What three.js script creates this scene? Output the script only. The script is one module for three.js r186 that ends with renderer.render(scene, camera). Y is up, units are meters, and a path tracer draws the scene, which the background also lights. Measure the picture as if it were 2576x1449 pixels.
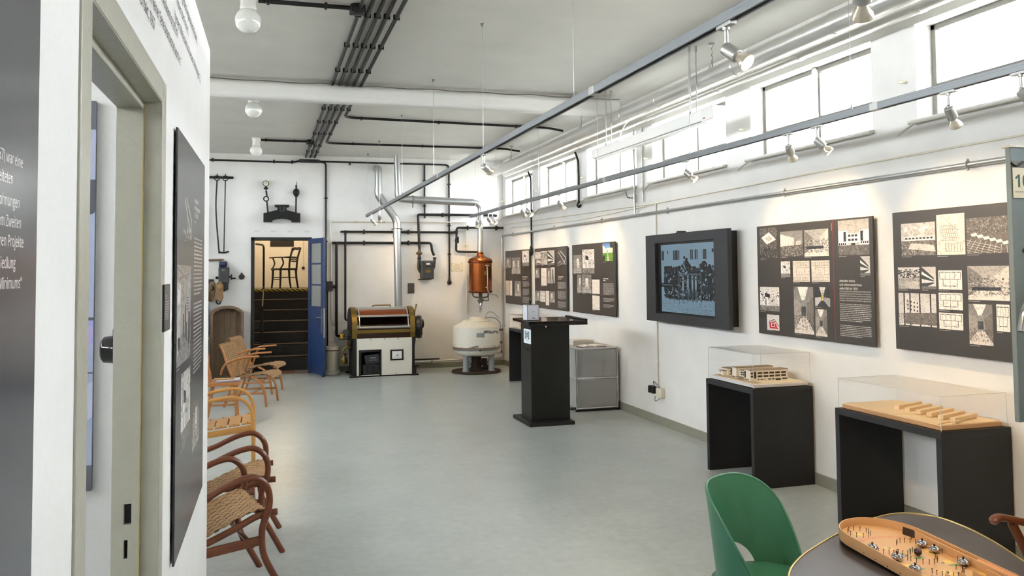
import * as THREE from 'three';
import { RoundedBoxGeometry } from 'three/addons/geometries/RoundedBoxGeometry.js';
import { mergeGeometries, toCreasedNormals } from 'three/addons/utils/BufferGeometryUtils.js';
import { ImprovedNoise } from 'three/addons/math/ImprovedNoise.js';

// ---------- camera, sky, exposure ----------
const scene = new THREE.Scene();
const renderer = new THREE.WebGLRenderer({ antialias: true });
renderer.toneMapping = THREE.LinearToneMapping;
renderer.toneMappingExposure = 1.26;
renderer.shadowMap.enabled = true;
const camera = new THREE.PerspectiveCamera(2 * Math.atan(1449 / 2 / 2100) * 180 / Math.PI, 2576 / 1449, 0.05, 200);
{
  const right = new THREE.Vector3(0.95854072, -0.00917236, 0.28480792);
  const up = new THREE.Vector3(-0.00418861, 0.9989203, 0.0462677);
  const back = new THREE.Vector3().crossVectors(right, up);
  camera.quaternion.setFromRotationMatrix(new THREE.Matrix4().makeBasis(right, up, back));
  camera.position.set(0, 1.5, 0);
  camera.setViewOffset(2576, 1449, 0, 140.5, 2576, 1449);   // the frame is the lower part of a taller negative
}
scene.background = new THREE.Color().setRGB(0.93, 0.97, 1.0);   // bright overcast sky
scene.backgroundIntensity = 27;
const WARM = new THREE.Color().setRGB(1.0, 0.68, 0.34);
const SPOT_POWER = 2.1;

// ---------- helpers ----------
let seed = 12345;
const rnd = () => { seed = (seed * 1664525 + 1013904223) >>> 0; return seed / 4294967296; };
const rr = (a, b) => a + (b - a) * rnd();
const V = (x, y, z) => new THREE.Vector3(x, y, z);
const noise = new ImprovedNoise();
const used = {};
const numbered = (n) => { const k = used[n] = (used[n] ?? -1) + 1; return k ? n + '_' + String(k).padStart(3, '0') : n; };

function metreUV(g0) {
  const g = g0.index ? g0.toNonIndexed() : g0;
  const p = g.attributes.position, n = g.attributes.normal, uv = new Float32Array(p.count * 2);
  for (let i = 0; i < p.count; i += 3) {
    let ax = 0, ay = 0, az = 0;
    for (let k = 0; k < 3; k++) { ax += Math.abs(n.getX(i + k)); ay += Math.abs(n.getY(i + k)); az += Math.abs(n.getZ(i + k)); }
    for (let k = 0; k < 3; k++) {
      const j = i + k, x = p.getX(j), y = p.getY(j), z = p.getZ(j);
      const [u, v] = ax >= ay && ax >= az ? [z, y] : ay >= az ? [x, z] : [x, y];
      uv[j * 2] = u; uv[j * 2 + 1] = v;
    }
  }
  g.setAttribute('uv', new THREE.BufferAttribute(uv, 2));
  return g;
}
const clean = (g) => { const h = g.index ? g.toNonIndexed() : g; for (const k of Object.keys(h.attributes)) if (!['position', 'normal', 'uv'].includes(k)) h.deleteAttribute(k); h.morphAttributes = {}; if (!h.attributes.uv) h.setAttribute('uv', new THREE.BufferAttribute(new Float32Array(h.attributes.position.count * 2), 2)); return h; };
function obj(name, geos, mat, parent = scene, keepUV = false) {
  const list = (Array.isArray(geos) ? geos : [geos]).map(clean);
  let g = list.length > 1 ? mergeGeometries(list) : list[0];
  if (!keepUV) g = metreUV(g);
  const m = new THREE.Mesh(g, mat);
  m.name = parent === scene ? numbered(name) : name;
  m.castShadow = m.receiveShadow = true;
  parent.add(m);
  return m;
}
function thing(name, label, category, pos = [0, 0, 0], turn = 0, group) {
  const o = new THREE.Group(); o.name = numbered(name); scene.add(o);
  o.position.set(...pos); o.rotation.y = turn; o.userData = { label, category };
  if (group) o.userData.group = group;
  return o;
}
function tag(o, label, category, group) { o.userData = { label, category }; if (group) o.userData.group = group; return o; }
function struct(name, geos, mat, parent = scene, label, keepUV) {
  const m = obj(name, geos, mat, parent, keepUV);
  if (parent === scene) { m.userData.kind = 'structure'; if (label) m.userData.label = label; }
  return m;
}
function structGroup(name, label) { const g = new THREE.Group(); g.name = numbered(name); g.userData = { kind: 'structure', label }; scene.add(g); return g; }
function copyOf(o, label, pos, turn) {
  const c = o.clone(); c.name = numbered(o.name.replace(/_\d{3}$/, '')); c.userData = { ...o.userData, label }; scene.add(c);
  if (pos) c.position.set(...pos); if (turn !== undefined) c.rotation.y = turn;
  return c;
}
// box given by its bounds, edges rounded by r
function box(x0, x1, y0, y1, z0, z1, r = 0) {
  const w = x1 - x0, h = y1 - y0, d = z1 - z0;
  const g = r > 0 ? new RoundedBoxGeometry(w, h, d, 2, Math.min(r, w / 2.05, h / 2.05, d / 2.05)) : new THREE.BoxGeometry(w, h, d);
  return g.translate((x0 + x1) / 2, (y0 + y1) / 2, (z0 + z1) / 2);
}
function rotBox(w, h, d, pos, rot, r = 0) {
  const g = r > 0 ? new RoundedBoxGeometry(w, h, d, 2, r) : new THREE.BoxGeometry(w, h, d);
  const m = new THREE.Matrix4().makeRotationFromEuler(new THREE.Euler(...rot)); m.setPosition(...pos);
  return g.applyMatrix4(m);
}
// sweep a closed section along points; r may be a number or a function of t in 0..1 ; section: 'round' or array of [a,b] in units of r
const circle = (n) => Array.from({ length: n }, (_, i) => [Math.cos(i / n * 2 * Math.PI), Math.sin(i / n * 2 * Math.PI)]);
function sweep(pts, r, o = {}) {
  const sec = o.section ?? circle(o.n ?? 10), closed = o.closed, N = pts.length, S = sec.length;
  const P = pts.map((p) => p.isVector3 ? p.clone() : V(...p));
  const T = P.map((p, i) => {
    const a = closed ? P[(i + N - 1) % N] : P[Math.max(0, i - 1)], b = closed ? P[(i + 1) % N] : P[Math.min(N - 1, i + 1)];
    return b.clone().sub(a).normalize();
  });
  let up = o.up ? V(...o.up) : Math.abs(T[0].y) < 0.9 ? V(0, 1, 0) : V(1, 0, 0);
  const pos = [], idx = [], uv = [];
  let len = 0;
  for (let i = 0; i < N; i++) {
    if (o.fixedUp) up = V(...o.up);
    const side = up.clone().cross(T[i]).normalize(); up = T[i].clone().cross(side).normalize();
    if (i) len += P[i].distanceTo(P[i - 1]);
    const t = i / (N - 1), R = typeof r === 'function' ? r(t) : r, ra = Array.isArray(R) ? R[0] : R, rb = Array.isArray(R) ? R[1] : R;
    for (let k = 0; k < S; k++) {
      const q = P[i].clone().addScaledVector(side, sec[k][0] * ra).addScaledVector(up, sec[k][1] * rb);
      pos.push(q.x, q.y, q.z); uv.push(len, k / S * 0.1);
    }
  }
  const rings = closed ? N : N - 1;
  for (let i = 0; i < rings; i++) for (let k = 0; k < S; k++) {
    const a = i * S + k, b = i * S + (k + 1) % S, c = ((i + 1) % N) * S + k, d = ((i + 1) % N) * S + (k + 1) % S;
    idx.push(a, b, c, b, d, c);
  }
  if (!closed) for (const e of [0, N - 1]) {
    const c0 = pos.length / 3; pos.push(P[e].x, P[e].y, P[e].z); uv.push(0, 0);
    for (let k = 0; k < S; k++) { const j = (e * S + k) * 3; pos.push(pos[j], pos[j + 1], pos[j + 2]); uv.push(0, 0); }
    for (let k = 0; k < S; k++) { const a = c0 + 1 + k, b = c0 + 1 + (k + 1) % S; if (e === 0) idx.push(c0, b, a); else idx.push(c0, a, b); }
  }
  const g = new THREE.BufferGeometry();
  g.setAttribute('position', new THREE.Float32BufferAttribute(pos, 3));
  g.setAttribute('uv', new THREE.Float32BufferAttribute(uv, 2));
  g.setIndex(idx); g.computeVertexNormals();
  return o.section && !o.smooth ? toCreasedNormals(g, 0.7) : g;
}
const RECT = [[-1, -1], [1, -1], [1, 1], [-1, 1]];
const RRECT = [[-1, -0.7], [-0.7, -1], [0.7, -1], [1, -0.7], [1, 0.7], [0.7, 1], [-0.7, 1], [-1, 0.7]];
// polyline with rounded corners
function bent(pts, rad = 0.05, steps = 6) {
  const P = pts.map((p) => p.isVector3 ? p : V(...p)), out = [P[0].clone()];
  for (let i = 1; i < P.length - 1; i++) {
    const a = P[i - 1].clone().sub(P[i]), b = P[i + 1].clone().sub(P[i]);
    const d = Math.min(rad, a.length() * 0.48, b.length() * 0.48);
    const A = P[i].clone().addScaledVector(a.normalize(), d), B = P[i].clone().addScaledVector(b.normalize(), d);
    for (let k = 0; k <= steps; k++) {
      const t = k / steps; out.push(A.clone().multiplyScalar((1 - t) * (1 - t)).addScaledVector(P[i], 2 * t * (1 - t)).addScaledVector(B, t * t));
    }
  }
  out.push(P[P.length - 1].clone());
  return out;
}
const spline = (pts, n = 40, closed = false, tension = 0.5) => new THREE.CatmullRomCurve3(pts.map((p) => V(...p)), closed, 'catmullrom', tension).getPoints(n).slice(0, closed ? n : n + 1);
const pipe = (pts, r, bend = 0.06, n = 10) => sweep(bent(pts, bend), r, { n });
const rod = (a, b, r, n = 8) => sweep([V(...a), V(...b)], r, { n });
const lathe = (prof, n = 32, pos = [0, 0, 0]) => new THREE.LatheGeometry(prof.map(([r, y]) => new THREE.Vector2(r, y)), n).translate(...pos);
const ball = (r, pos, n = 16) => new THREE.SphereGeometry(r, n, Math.max(6, n * 0.6 | 0)).translate(...pos);
function cyl(r0, r1, h, pos, axis = 'y', n = 20) {
  const g = new THREE.CylinderGeometry(r1, r0, h, n);
  if (axis === 'x') g.rotateZ(-Math.PI / 2); if (axis === 'z') g.rotateX(Math.PI / 2);
  return g.translate(...pos);
}
function extrude(shape, depth, bevel = 0) {
  return new THREE.ExtrudeGeometry(shape, { depth, bevelEnabled: bevel > 0, bevelSize: bevel, bevelThickness: bevel, bevelSegments: 2, curveSegments: 24 });
}
const polyShape = (pts) => new THREE.Shape(pts.map(([x, y]) => new THREE.Vector2(x, y)));
// tube laid as a disc/torus ring
const ring = (R, r, pos, rot = [0, 0, 0], n = 24) => { const g = new THREE.TorusGeometry(R, r, 8, n); g.applyMatrix4(new THREE.Matrix4().makeRotationFromEuler(new THREE.Euler(...rot))); return g.translate(...pos); };

// ---------- textures ----------
function dataTex(n, fn, srgb = true) {
  const d = new Uint8Array(n * n * 4);
  for (let y = 0; y < n; y++) for (let x = 0; x < n; x++) { const c = fn(x / n, y / n), i = (y * n + x) * 4; d[i] = Math.max(0, Math.min(255, c[0])); d[i + 1] = Math.max(0, Math.min(255, c[1])); d[i + 2] = Math.max(0, Math.min(255, c[2])); d[i + 3] = 255; }
  const t = new THREE.DataTexture(d, n, n); t.magFilter = THREE.LinearFilter; t.minFilter = THREE.LinearMipmapLinearFilter; t.generateMipmaps = true;
  t.wrapS = t.wrapT = THREE.RepeatWrapping; if (srgb) t.colorSpace = THREE.SRGBColorSpace; t.needsUpdate = true; return t;
}
const rep = (t, rx, ry = rx) => { const c = t.clone(); c.repeat.set(rx, ry); c.needsUpdate = true; return c; };
// tiling fractal noise in 0..1
function tn(x, y, f, o = 4, z = 0) {
  let s = 0, a = 0.5, w = 0;
  for (let i = 0; i < o; i++) {
    const q = (u, v) => noise.noise(u * f, v * f, z + i * 7.3);
    const bx = (1 - x), by = (1 - y);
    const v = q(x, y) * bx * by + q(x - 1, y) * x * by + q(x, y - 1) * bx * y + q(x - 1, y - 1) * x * y;
    s += v * a; w += a; a *= 0.5; f *= 2;
  }
  return 0.5 + s / w * 0.9;
}
const plaster = dataTex(256, (x, y) => { const v = 246 + (tn(x, y, 5, 4) - 0.5) * 14 + (rnd() - 0.5) * 3; return [v, v, v]; });
const plasterBump = dataTex(256, (x, y) => { const v = 128 + (tn(x, y, 14, 4, 3) - 0.5) * 200; return [v, v, v]; }, false);
const lino = dataTex(512, (x, y) => {
  const a = tn(x, y, 6, 5, 1), b = tn(x, y, 40, 2, 5), v = (a - 0.5) * 22 + (b - 0.5) * 16 + (rnd() - 0.5) * 5;
  return [181 + v, 187 + v, 185 + v];
});
function woodTex(c, k, seedz) {
  return dataTex(256, (x, y) => {
    const w = tn(x, y, 3, 3, seedz) * 6, g = Math.sin((y * 30 + w) * 2 * Math.PI) * 0.25 + 0.5, f = tn(x, y, 4, 2, seedz + 2), fine = noise.noise(x * 8, y * 150, seedz) * 0.5;
    const v = (g - 0.5) * k + (f - 0.5) * k + fine * k * 0.9; return [c[0] + v, c[1] + v * 0.85, c[2] + v * 0.6];
  });
}
const M = (color, o = {}) => new THREE.MeshStandardMaterial({ color, roughness: 0.6, ...o });
const mat = {
  wall: M(0xf1f0ee, { map: rep(plaster, 0.7), roughness: 0.85, bumpMap: rep(plasterBump, 2.5), bumpScale: 0.0004 }),
  ceil: M(0xe9e8e4, { map: rep(plaster, 0.5), roughness: 0.9 }),
  floor: M(0xffffff, { map: rep(lino, 0.45), roughness: 0.28 }),
  base: M(0x8f8e80, { roughness: 0.5, map: rep(plaster, 1) }),
  white: M(0xf2f2f0, { roughness: 0.45 }), whiteGloss: M(0xf4f4f0, { roughness: 0.15 }),
  offwhite: M(0xdcd7c6, { roughness: 0.5 }),
  black: M(0x0e0e10, { roughness: 0.45 }), blackMatt: M(0x0f1013, { roughness: 0.55 }), blackGloss: M(0x0a0a0c, { roughness: 0.06 }),
  iron: M(0x0f1011, { roughness: 0.5, metalness: 0.2 }), rust: M(0x3a2d24, { roughness: 0.75, metalness: 0.3 }),
  galv: M(0xb9bcbc, { roughness: 0.33, metalness: 0.85, map: rep(plaster, 6) }), chrome: M(0xd8d8da, { roughness: 0.12, metalness: 1 }),
  steelTrack: M(0x8e9296, { roughness: 0.38, metalness: 0.7 }), silver: M(0xc9c9c6, { roughness: 0.34, metalness: 0.75, map: rep(plaster, 2) }),
  duct: M(0xe4e3df, { roughness: 0.3, metalness: 0.7, map: rep(plaster, 1.2) }),
  frameSteel: M(0x77756f, { roughness: 0.55, metalness: 0.2, map: rep(plaster, 9) }),
  sill: M(0xd3d2cb, { roughness: 0.6, map: rep(plaster, 4) }),
  doorPaint: M(0xb3b1a2, { roughness: 0.3, map: rep(plaster, 5), bumpMap: rep(plasterBump, 6), bumpScale: 0.0012 }),
  blue: M(0x1b3763, { roughness: 0.35 }),
  brass: M(0x7d6633, { roughness: 0.4, metalness: 0.85 }),
  copper: M(0x93512a, { roughness: 0.27, metalness: 0.95, map: rep(plaster, 3) }), copperDark: M(0x5f3219, { roughness: 0.4, metalness: 0.8 }),
  greyPaint: M(0x8f9699, { roughness: 0.5 }), concrete: M(0x76756e, { roughness: 0.8, map: rep(plaster, 3) }),
  pane: new THREE.MeshPhysicalMaterial({ color: 0xffffff, roughness: 0.0, transmission: 1, thickness: 0, ior: 1.5 }),
  acrylic: new THREE.MeshPhysicalMaterial({ color: 0xffffff, roughness: 0.01, transmission: 1, thickness: 0, ior: 1.18 }),
  frosted: new THREE.MeshPhysicalMaterial({ color: 0xcfd3cf, roughness: 0.5, transmission: 0.75, thickness: 0 }),
  opal: new THREE.MeshPhysicalMaterial({ color: 0xf3f5f2, roughness: 0.08, clearcoat: 1, clearcoatRoughness: 0.04 }),
  redWood: M(0xffffff, { map: rep(woodTex([104, 54, 30], 16, 1), 3, 3), roughness: 0.3 }),
  honey: M(0xffffff, { map: rep(woodTex([172, 112, 58], 14, 4), 3, 3), roughness: 0.35 }),
  yellowWood: M(0xffffff, { map: rep(woodTex([190, 138, 72], 14, 8), 3, 3), roughness: 0.35 }),
  oldWood: M(0xffffff, { map: rep(woodTex([112, 92, 72], 18, 12), 1.2, 1.2), roughness: 0.8 }),
  beech: M(0xffffff, { map: rep(woodTex([192, 148, 100], 9, 16), 5, 5), roughness: 0.4 }),
  maple: M(0xffffff, { map: rep(woodTex([224, 198, 158], 8, 20), 6, 6), roughness: 0.5 }),
  stair: M(0x24211f, { roughness: 0.55, map: rep(plaster, 3) }), nosing: M(0x35281f, { roughness: 0.55 }),
};
// ---------- room shell ----------
const XR = 3.68, XL = -3.2, ZB = -12.85, ZF = 3.0, YC = 3.25;
struct('floor', box(XL - 0.3, XR + 0.37, -0.2, 0, ZB - 0.2, ZF + 0.3), mat.floor, scene, 'grey green linoleum floor of the exhibition room');
struct('ceiling', box(XL - 0.3, XR + 0.37, YC, YC + 0.25, ZB - 0.2, ZF + 0.3), mat.ceil, scene, 'white plaster ceiling with exposed conduits');
struct('ground_outside', box(-40, 40, -0.5, -0.25, -45, 35), M(0xc4c2b8, { roughness: 0.95, map: rep(plaster, 0.3) }), scene, 'pale ground outside the windows');
const winZ = []; for (let k = 0; k < 9; k++) winZ.push(-12.70 + 1.742 * k);
const WY0 = 2.36, WY1 = 2.93, WW = 1.37;
{
  const g = [box(XR, XR + 0.37, 0, WY0, ZB - 0.2, ZF + 0.3), box(XR, XR + 0.37, WY1, YC, ZB - 0.2, ZF + 0.3)];
  let z = ZB - 0.2;
  for (const w of winZ) { g.push(box(XR, XR + 0.37, WY0, WY1, z, w)); z = w + WW; }
  g.push(box(XR, XR + 0.37, WY0, WY1, z, ZF + 0.3));
  struct('wall_right', g, mat.wall, scene, 'white plastered wall with a row of high windows');
}
const lwinZ = []; for (let k = 0; k < 8; k++) lwinZ.push(-11.9 + 1.9 * k);
{
  const g = [box(XL - 0.3, XL, 0, 2.36, ZB - 0.2, ZF + 0.3), box(XL - 0.3, XL, 2.93, YC, ZB - 0.2, ZF + 0.3)];
  let z = ZB - 0.2;
  for (const w of lwinZ) { g.push(box(XL - 0.3, XL, 2.36, 2.93, z, w)); z = w + 1.6; }
  g.push(box(XL - 0.3, XL, 2.36, 2.93, z, ZF + 0.3));
  struct('wall_left', g, mat.wall, scene, 'white plastered wall with tall windows');
}
const DX0 = -0.18, DX1 = 0.69, DY1 = 2.02;   // doorway to the stairs
struct('wall_back', [box(XL, DX0, 0, YC, ZB - 0.2, ZB), box(DX1, XR, 0, YC, ZB - 0.2, ZB), box(DX0, DX1, DY1, YC, ZB - 0.2, ZB)], mat.wall, scene, 'white back wall with pipes and a doorway to the stairs');
struct('wall_front', box(XL, XR, 0, YC, ZF, ZF + 0.3), mat.wall, scene, 'white wall behind the viewer');
struct('baseboard_right', box(XR - 0.012, XR, 0, 0.08, ZB, ZF), mat.base, scene, 'grey linoleum skirting along the window wall');
struct('baseboard_back', [box(XL, DX0, 0, 0.08, ZB, ZB + 0.012), box(DX1, XR - 0.012, 0, 0.08, ZB, ZB + 0.012)], mat.base, scene, 'grey skirting along the back wall');
{ // ceiling beam with a cable clipped along it
  struct('ceiling_beam', box(XL, 3.46, 3.05, 3.206, -7.86, -7.69, 0.05), mat.white, scene, 'white rounded beam crossing under the ceiling');
  const pts = []; for (let i = 0; i <= 30; i++) pts.push(V(-0.6 + i * 0.135, 3.216 + 0.004 * Math.sin(i * 1.7), -7.735 + 0.008 * Math.sin(i * 0.9)));
  tag(obj('cable', sweep(pts, 0.005, { n: 6 }), mat.frameSteel), 'thin grey cable lying along the ceiling beam', 'cable');
}

// ---------- windows ----------
function windowUnit(name, label, x, z0, w, y0, y1, split, side, full) {
  const g = structGroup(name, label), b = 0.034, s = side, X = (a, c) => s > 0 ? [x + a, x + c] : [x - c, x - a];
  const zm = z0 + w / 2;
  const bx = (a, c, ya, yb, za, zb, r = 0.004) => { const [p, q] = X(a, c); return box(p, q, ya, yb, za, zb, r); };
  obj('window_frame', [bx(0, 0.045, y0, y0 + b, z0, z0 + w), bx(0, 0.045, y1 - b, y1, z0, z0 + w), bx(0, 0.045, y0, y1, z0, z0 + b), bx(0, 0.045, y0, y1, z0 + w - b, z0 + w)], mat.frameSteel, g);
  obj('mullion', bx(0.005, 0.035, y0 + b, y1 - b, zm - 0.012, zm + 0.012), mat.frameSteel, g);
  obj('transom', bx(0.008, 0.03, split - 0.009, split + 0.009, z0 + b, z0 + w - b), mat.frameSteel, g);
  for (const [za, zb] of [[z0 + b, zm - 0.012], [zm + 0.012, z0 + w - b]]) for (const [ya, yb] of [[y0 + b, split - 0.009], [split + 0.009, y1 - b]])
    obj('pane', bx(0.018, 0.021, ya, yb, za, zb, 0), mat.pane, g);
  if (!full) return g;
  // sloping sill, drain tube, bottom catch, roller at the top of the mullion
  obj('window_sill', [rotBox(0.165, 0.022, w + 0.02, [3.722, y0 - 0.002, zm], [0, 0, 0.12], 0.006), cyl(0.013, 0.013, w + 0.05, [3.642, y0 - 0.014, zm], 'z', 12)], mat.sill, g);
  obj('drain_tube', rod([3.645, y0 - 0.02, z0 + 0.02], [3.60, y0 - 0.085, z0 - 0.07], 0.007), mat.sill, g);
  obj('window_catch', [bx(-0.02, 0, y0 + 0.02, y0 + 0.035, zm - 0.3, zm - 0.18), bx(-0.02, 0, y0 + 0.02, y0 + 0.035, z0 + 0.06, z0 + 0.2)], mat.sill, g);
  obj('top_bracket', [bx(-0.025, 0.01, y1 - 0.075, y1 - 0.012, zm - 0.035, zm), ring(0.014, 0.004, [x - 0.012, y1 - 0.008, zm - 0.02], [Math.PI / 2, 0, 0], 12)], mat.white, g);
  obj('cord_hook', [cyl(0.011, 0.008, 0.05, [XR - 0.025, 2.60, z0 - 0.08], 'x', 10), ball(0.011, [XR - 0.05, 2.60, z0 - 0.08], 10)], mat.offwhite, g);
  return g;
}
winZ.forEach((z, i) => windowUnit('window_' + (i + 1), ['high steel window in the far corner by the copper boiler', 'second high steel window from the back wall', 'high window partly behind the hanging white lamp, far end', 'high window behind the near end of the hanging white lamp', 'high steel window above the wide exhibition panel', 'nearest high steel window in view, cut by the frame'][i] ?? 'high steel window beyond the frame', 3.795, z, WW, WY0, WY1, 2.57, 1, true));
lwinZ.forEach((z, i) => windowUnit('window_' + (i + 10), 'tall window in the left wall', XL - 0.12, z, 1.6, 2.36, 2.93, 2.57, -1, false));

// ---------- partition on the left with its door frame ----------
const PM = new THREE.Matrix4().makeRotationY(-0.015); PM.setPosition(-0.2, 0, -3.36);
const PT = (g) => { for (const q of Array.isArray(g) ? g : [g]) q.applyMatrix4(PM); return g; };   // partition axes: x out of the wall, z along it towards the viewer
struct('wall_partition', PT([box(-0.085, 0, 0, 2.352, 0, 1.33), box(-0.085, 0, 0, 2.352, 2.15, 5.4), box(-0.085, 0, 1.92, 2.352, 1.33, 2.15)]), mat.wall, scene, 'white partition wall close on the left');
struct('wall_office', box(XL, -0.3, 0, 2.352, -3.36, -3.27), mat.wall, scene, 'white end wall seen through the doorway on the left');
{
  const g = structGroup('trim_1', 'grey beige gloss painted door frame in the partition');
  obj('architrave', PT([box(-0.02, 0.004, 0, 1.933, 1.311, 1.372, 0.002), box(-0.02, 0.004, 0, 1.933, 2.105, 2.167, 0.002), box(-0.02, 0.004, 1.882, 1.933, 1.36, 2.12, 0.002)]), mat.doorPaint, g);
  obj('reveal', PT([box(-0.034, 0.002, 0, 1.9, 1.33, 1.374), box(-0.034, 0.002, 0, 1.9, 2.103, 2.15), box(-0.034, 0.002, 1.88, 1.92, 1.36, 2.12)]), mat.doorPaint, g);
  // rebate with two strike slots cut through it
  const sh = polyShape([[-0.088, 0], [-0.034, 0], [-0.034, 1.87], [-0.088, 1.87]]);
  for (const [a, b, c, d] of [[-0.066, -0.048, 0.962, 1.008], [-0.065, -0.055, 0.89, 0.932]]) sh.holes.push(new THREE.Path([[a, c], [b, c], [b, d], [a, d]].map(([x, y]) => new THREE.Vector2(x, y))));
  obj('rebate', PT([extrude(sh, 0.012, 0.0015).translate(0, 0, 1.373), box(-0.088, -0.034, 0, 1.9, 2.09, 2.15, 0.002), box(-0.088, -0.034, 1.862, 1.92, 1.36, 2.12, 0.002)]), mat.doorPaint, g);
  obj('strike_box', PT([box(-0.088, -0.034, 0, 1.88, 1.332, 1.37)]), mat.black, g);
  obj('paint_edge', PT(box(-0.0345, -0.0325, 0, 1.87, 1.37, 1.387)), M(0xa8945c, { roughness: 0.4 }), g);
}
{ // things beyond the doorway
  const s = thing('rotary_switch', 'round black bakelite rotary switch beyond the left door frame', 'switch');
  obj('switch_base', PT(cyl(0.034, 0.03, 0.02, [-0.095, 1.325, 1.235], 'x', 20).scale(1, 1, 1)), mat.blackGloss, s);
  obj('switch_cap', PT(lathe([[0.001, 0], [0.034, 0], [0.036, 0.006], [0.032, 0.012], [0.03, 0.03], [0.022, 0.036], [0.001, 0.037]], 20).rotateZ(Math.PI / 2).translate(-0.104, 1.325, 1.235)), mat.blackGloss, s);
  obj('switch_inlet', PT(box(-0.115, -0.086, 1.35, 1.375, 1.222, 1.248, 0.004)), mat.blackGloss, s);
  tag(obj('conduit_pipe', PT([rod([-0.099, 1.372, 1.235], [-0.099, 1.93, 1.235], 0.008), box(-0.112, -0.086, 1.405, 1.42, 1.22, 1.25, 0.003)]), mat.iron), 'black conduit rising from the rotary switch beyond the door frame', 'pipe');
}
// exterior brick house glimpsed through the far window
{
  const g = thing('brick_house', 'pale brick house seen faintly through the far corner window', 'building');
  const bt = dataTex(128, (x, y) => { const row = Math.floor(y * 8), u = (x * 4 + (row % 2) * 0.5) % 1, v = (y * 8) % 1; const j = u < 0.06 || v < 0.14; const n = rnd() * 16; return j ? [225, 225, 225] : [176 + n, 168 + n, 166 + n]; });
  obj('brick_wall', box(9, 9.4, -0.25, 8, -30, -17.5), M(0xffffff, { map: rep(bt, 0.7, 1.4), roughness: 0.9 }), g);
  obj('roof', extrude(polyShape([[8.6, 8], [9.8, 8], [9.8, 8.5]]), 12.5).translate(0, 0, -30), M(0x6b4a40), g);
}

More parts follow.
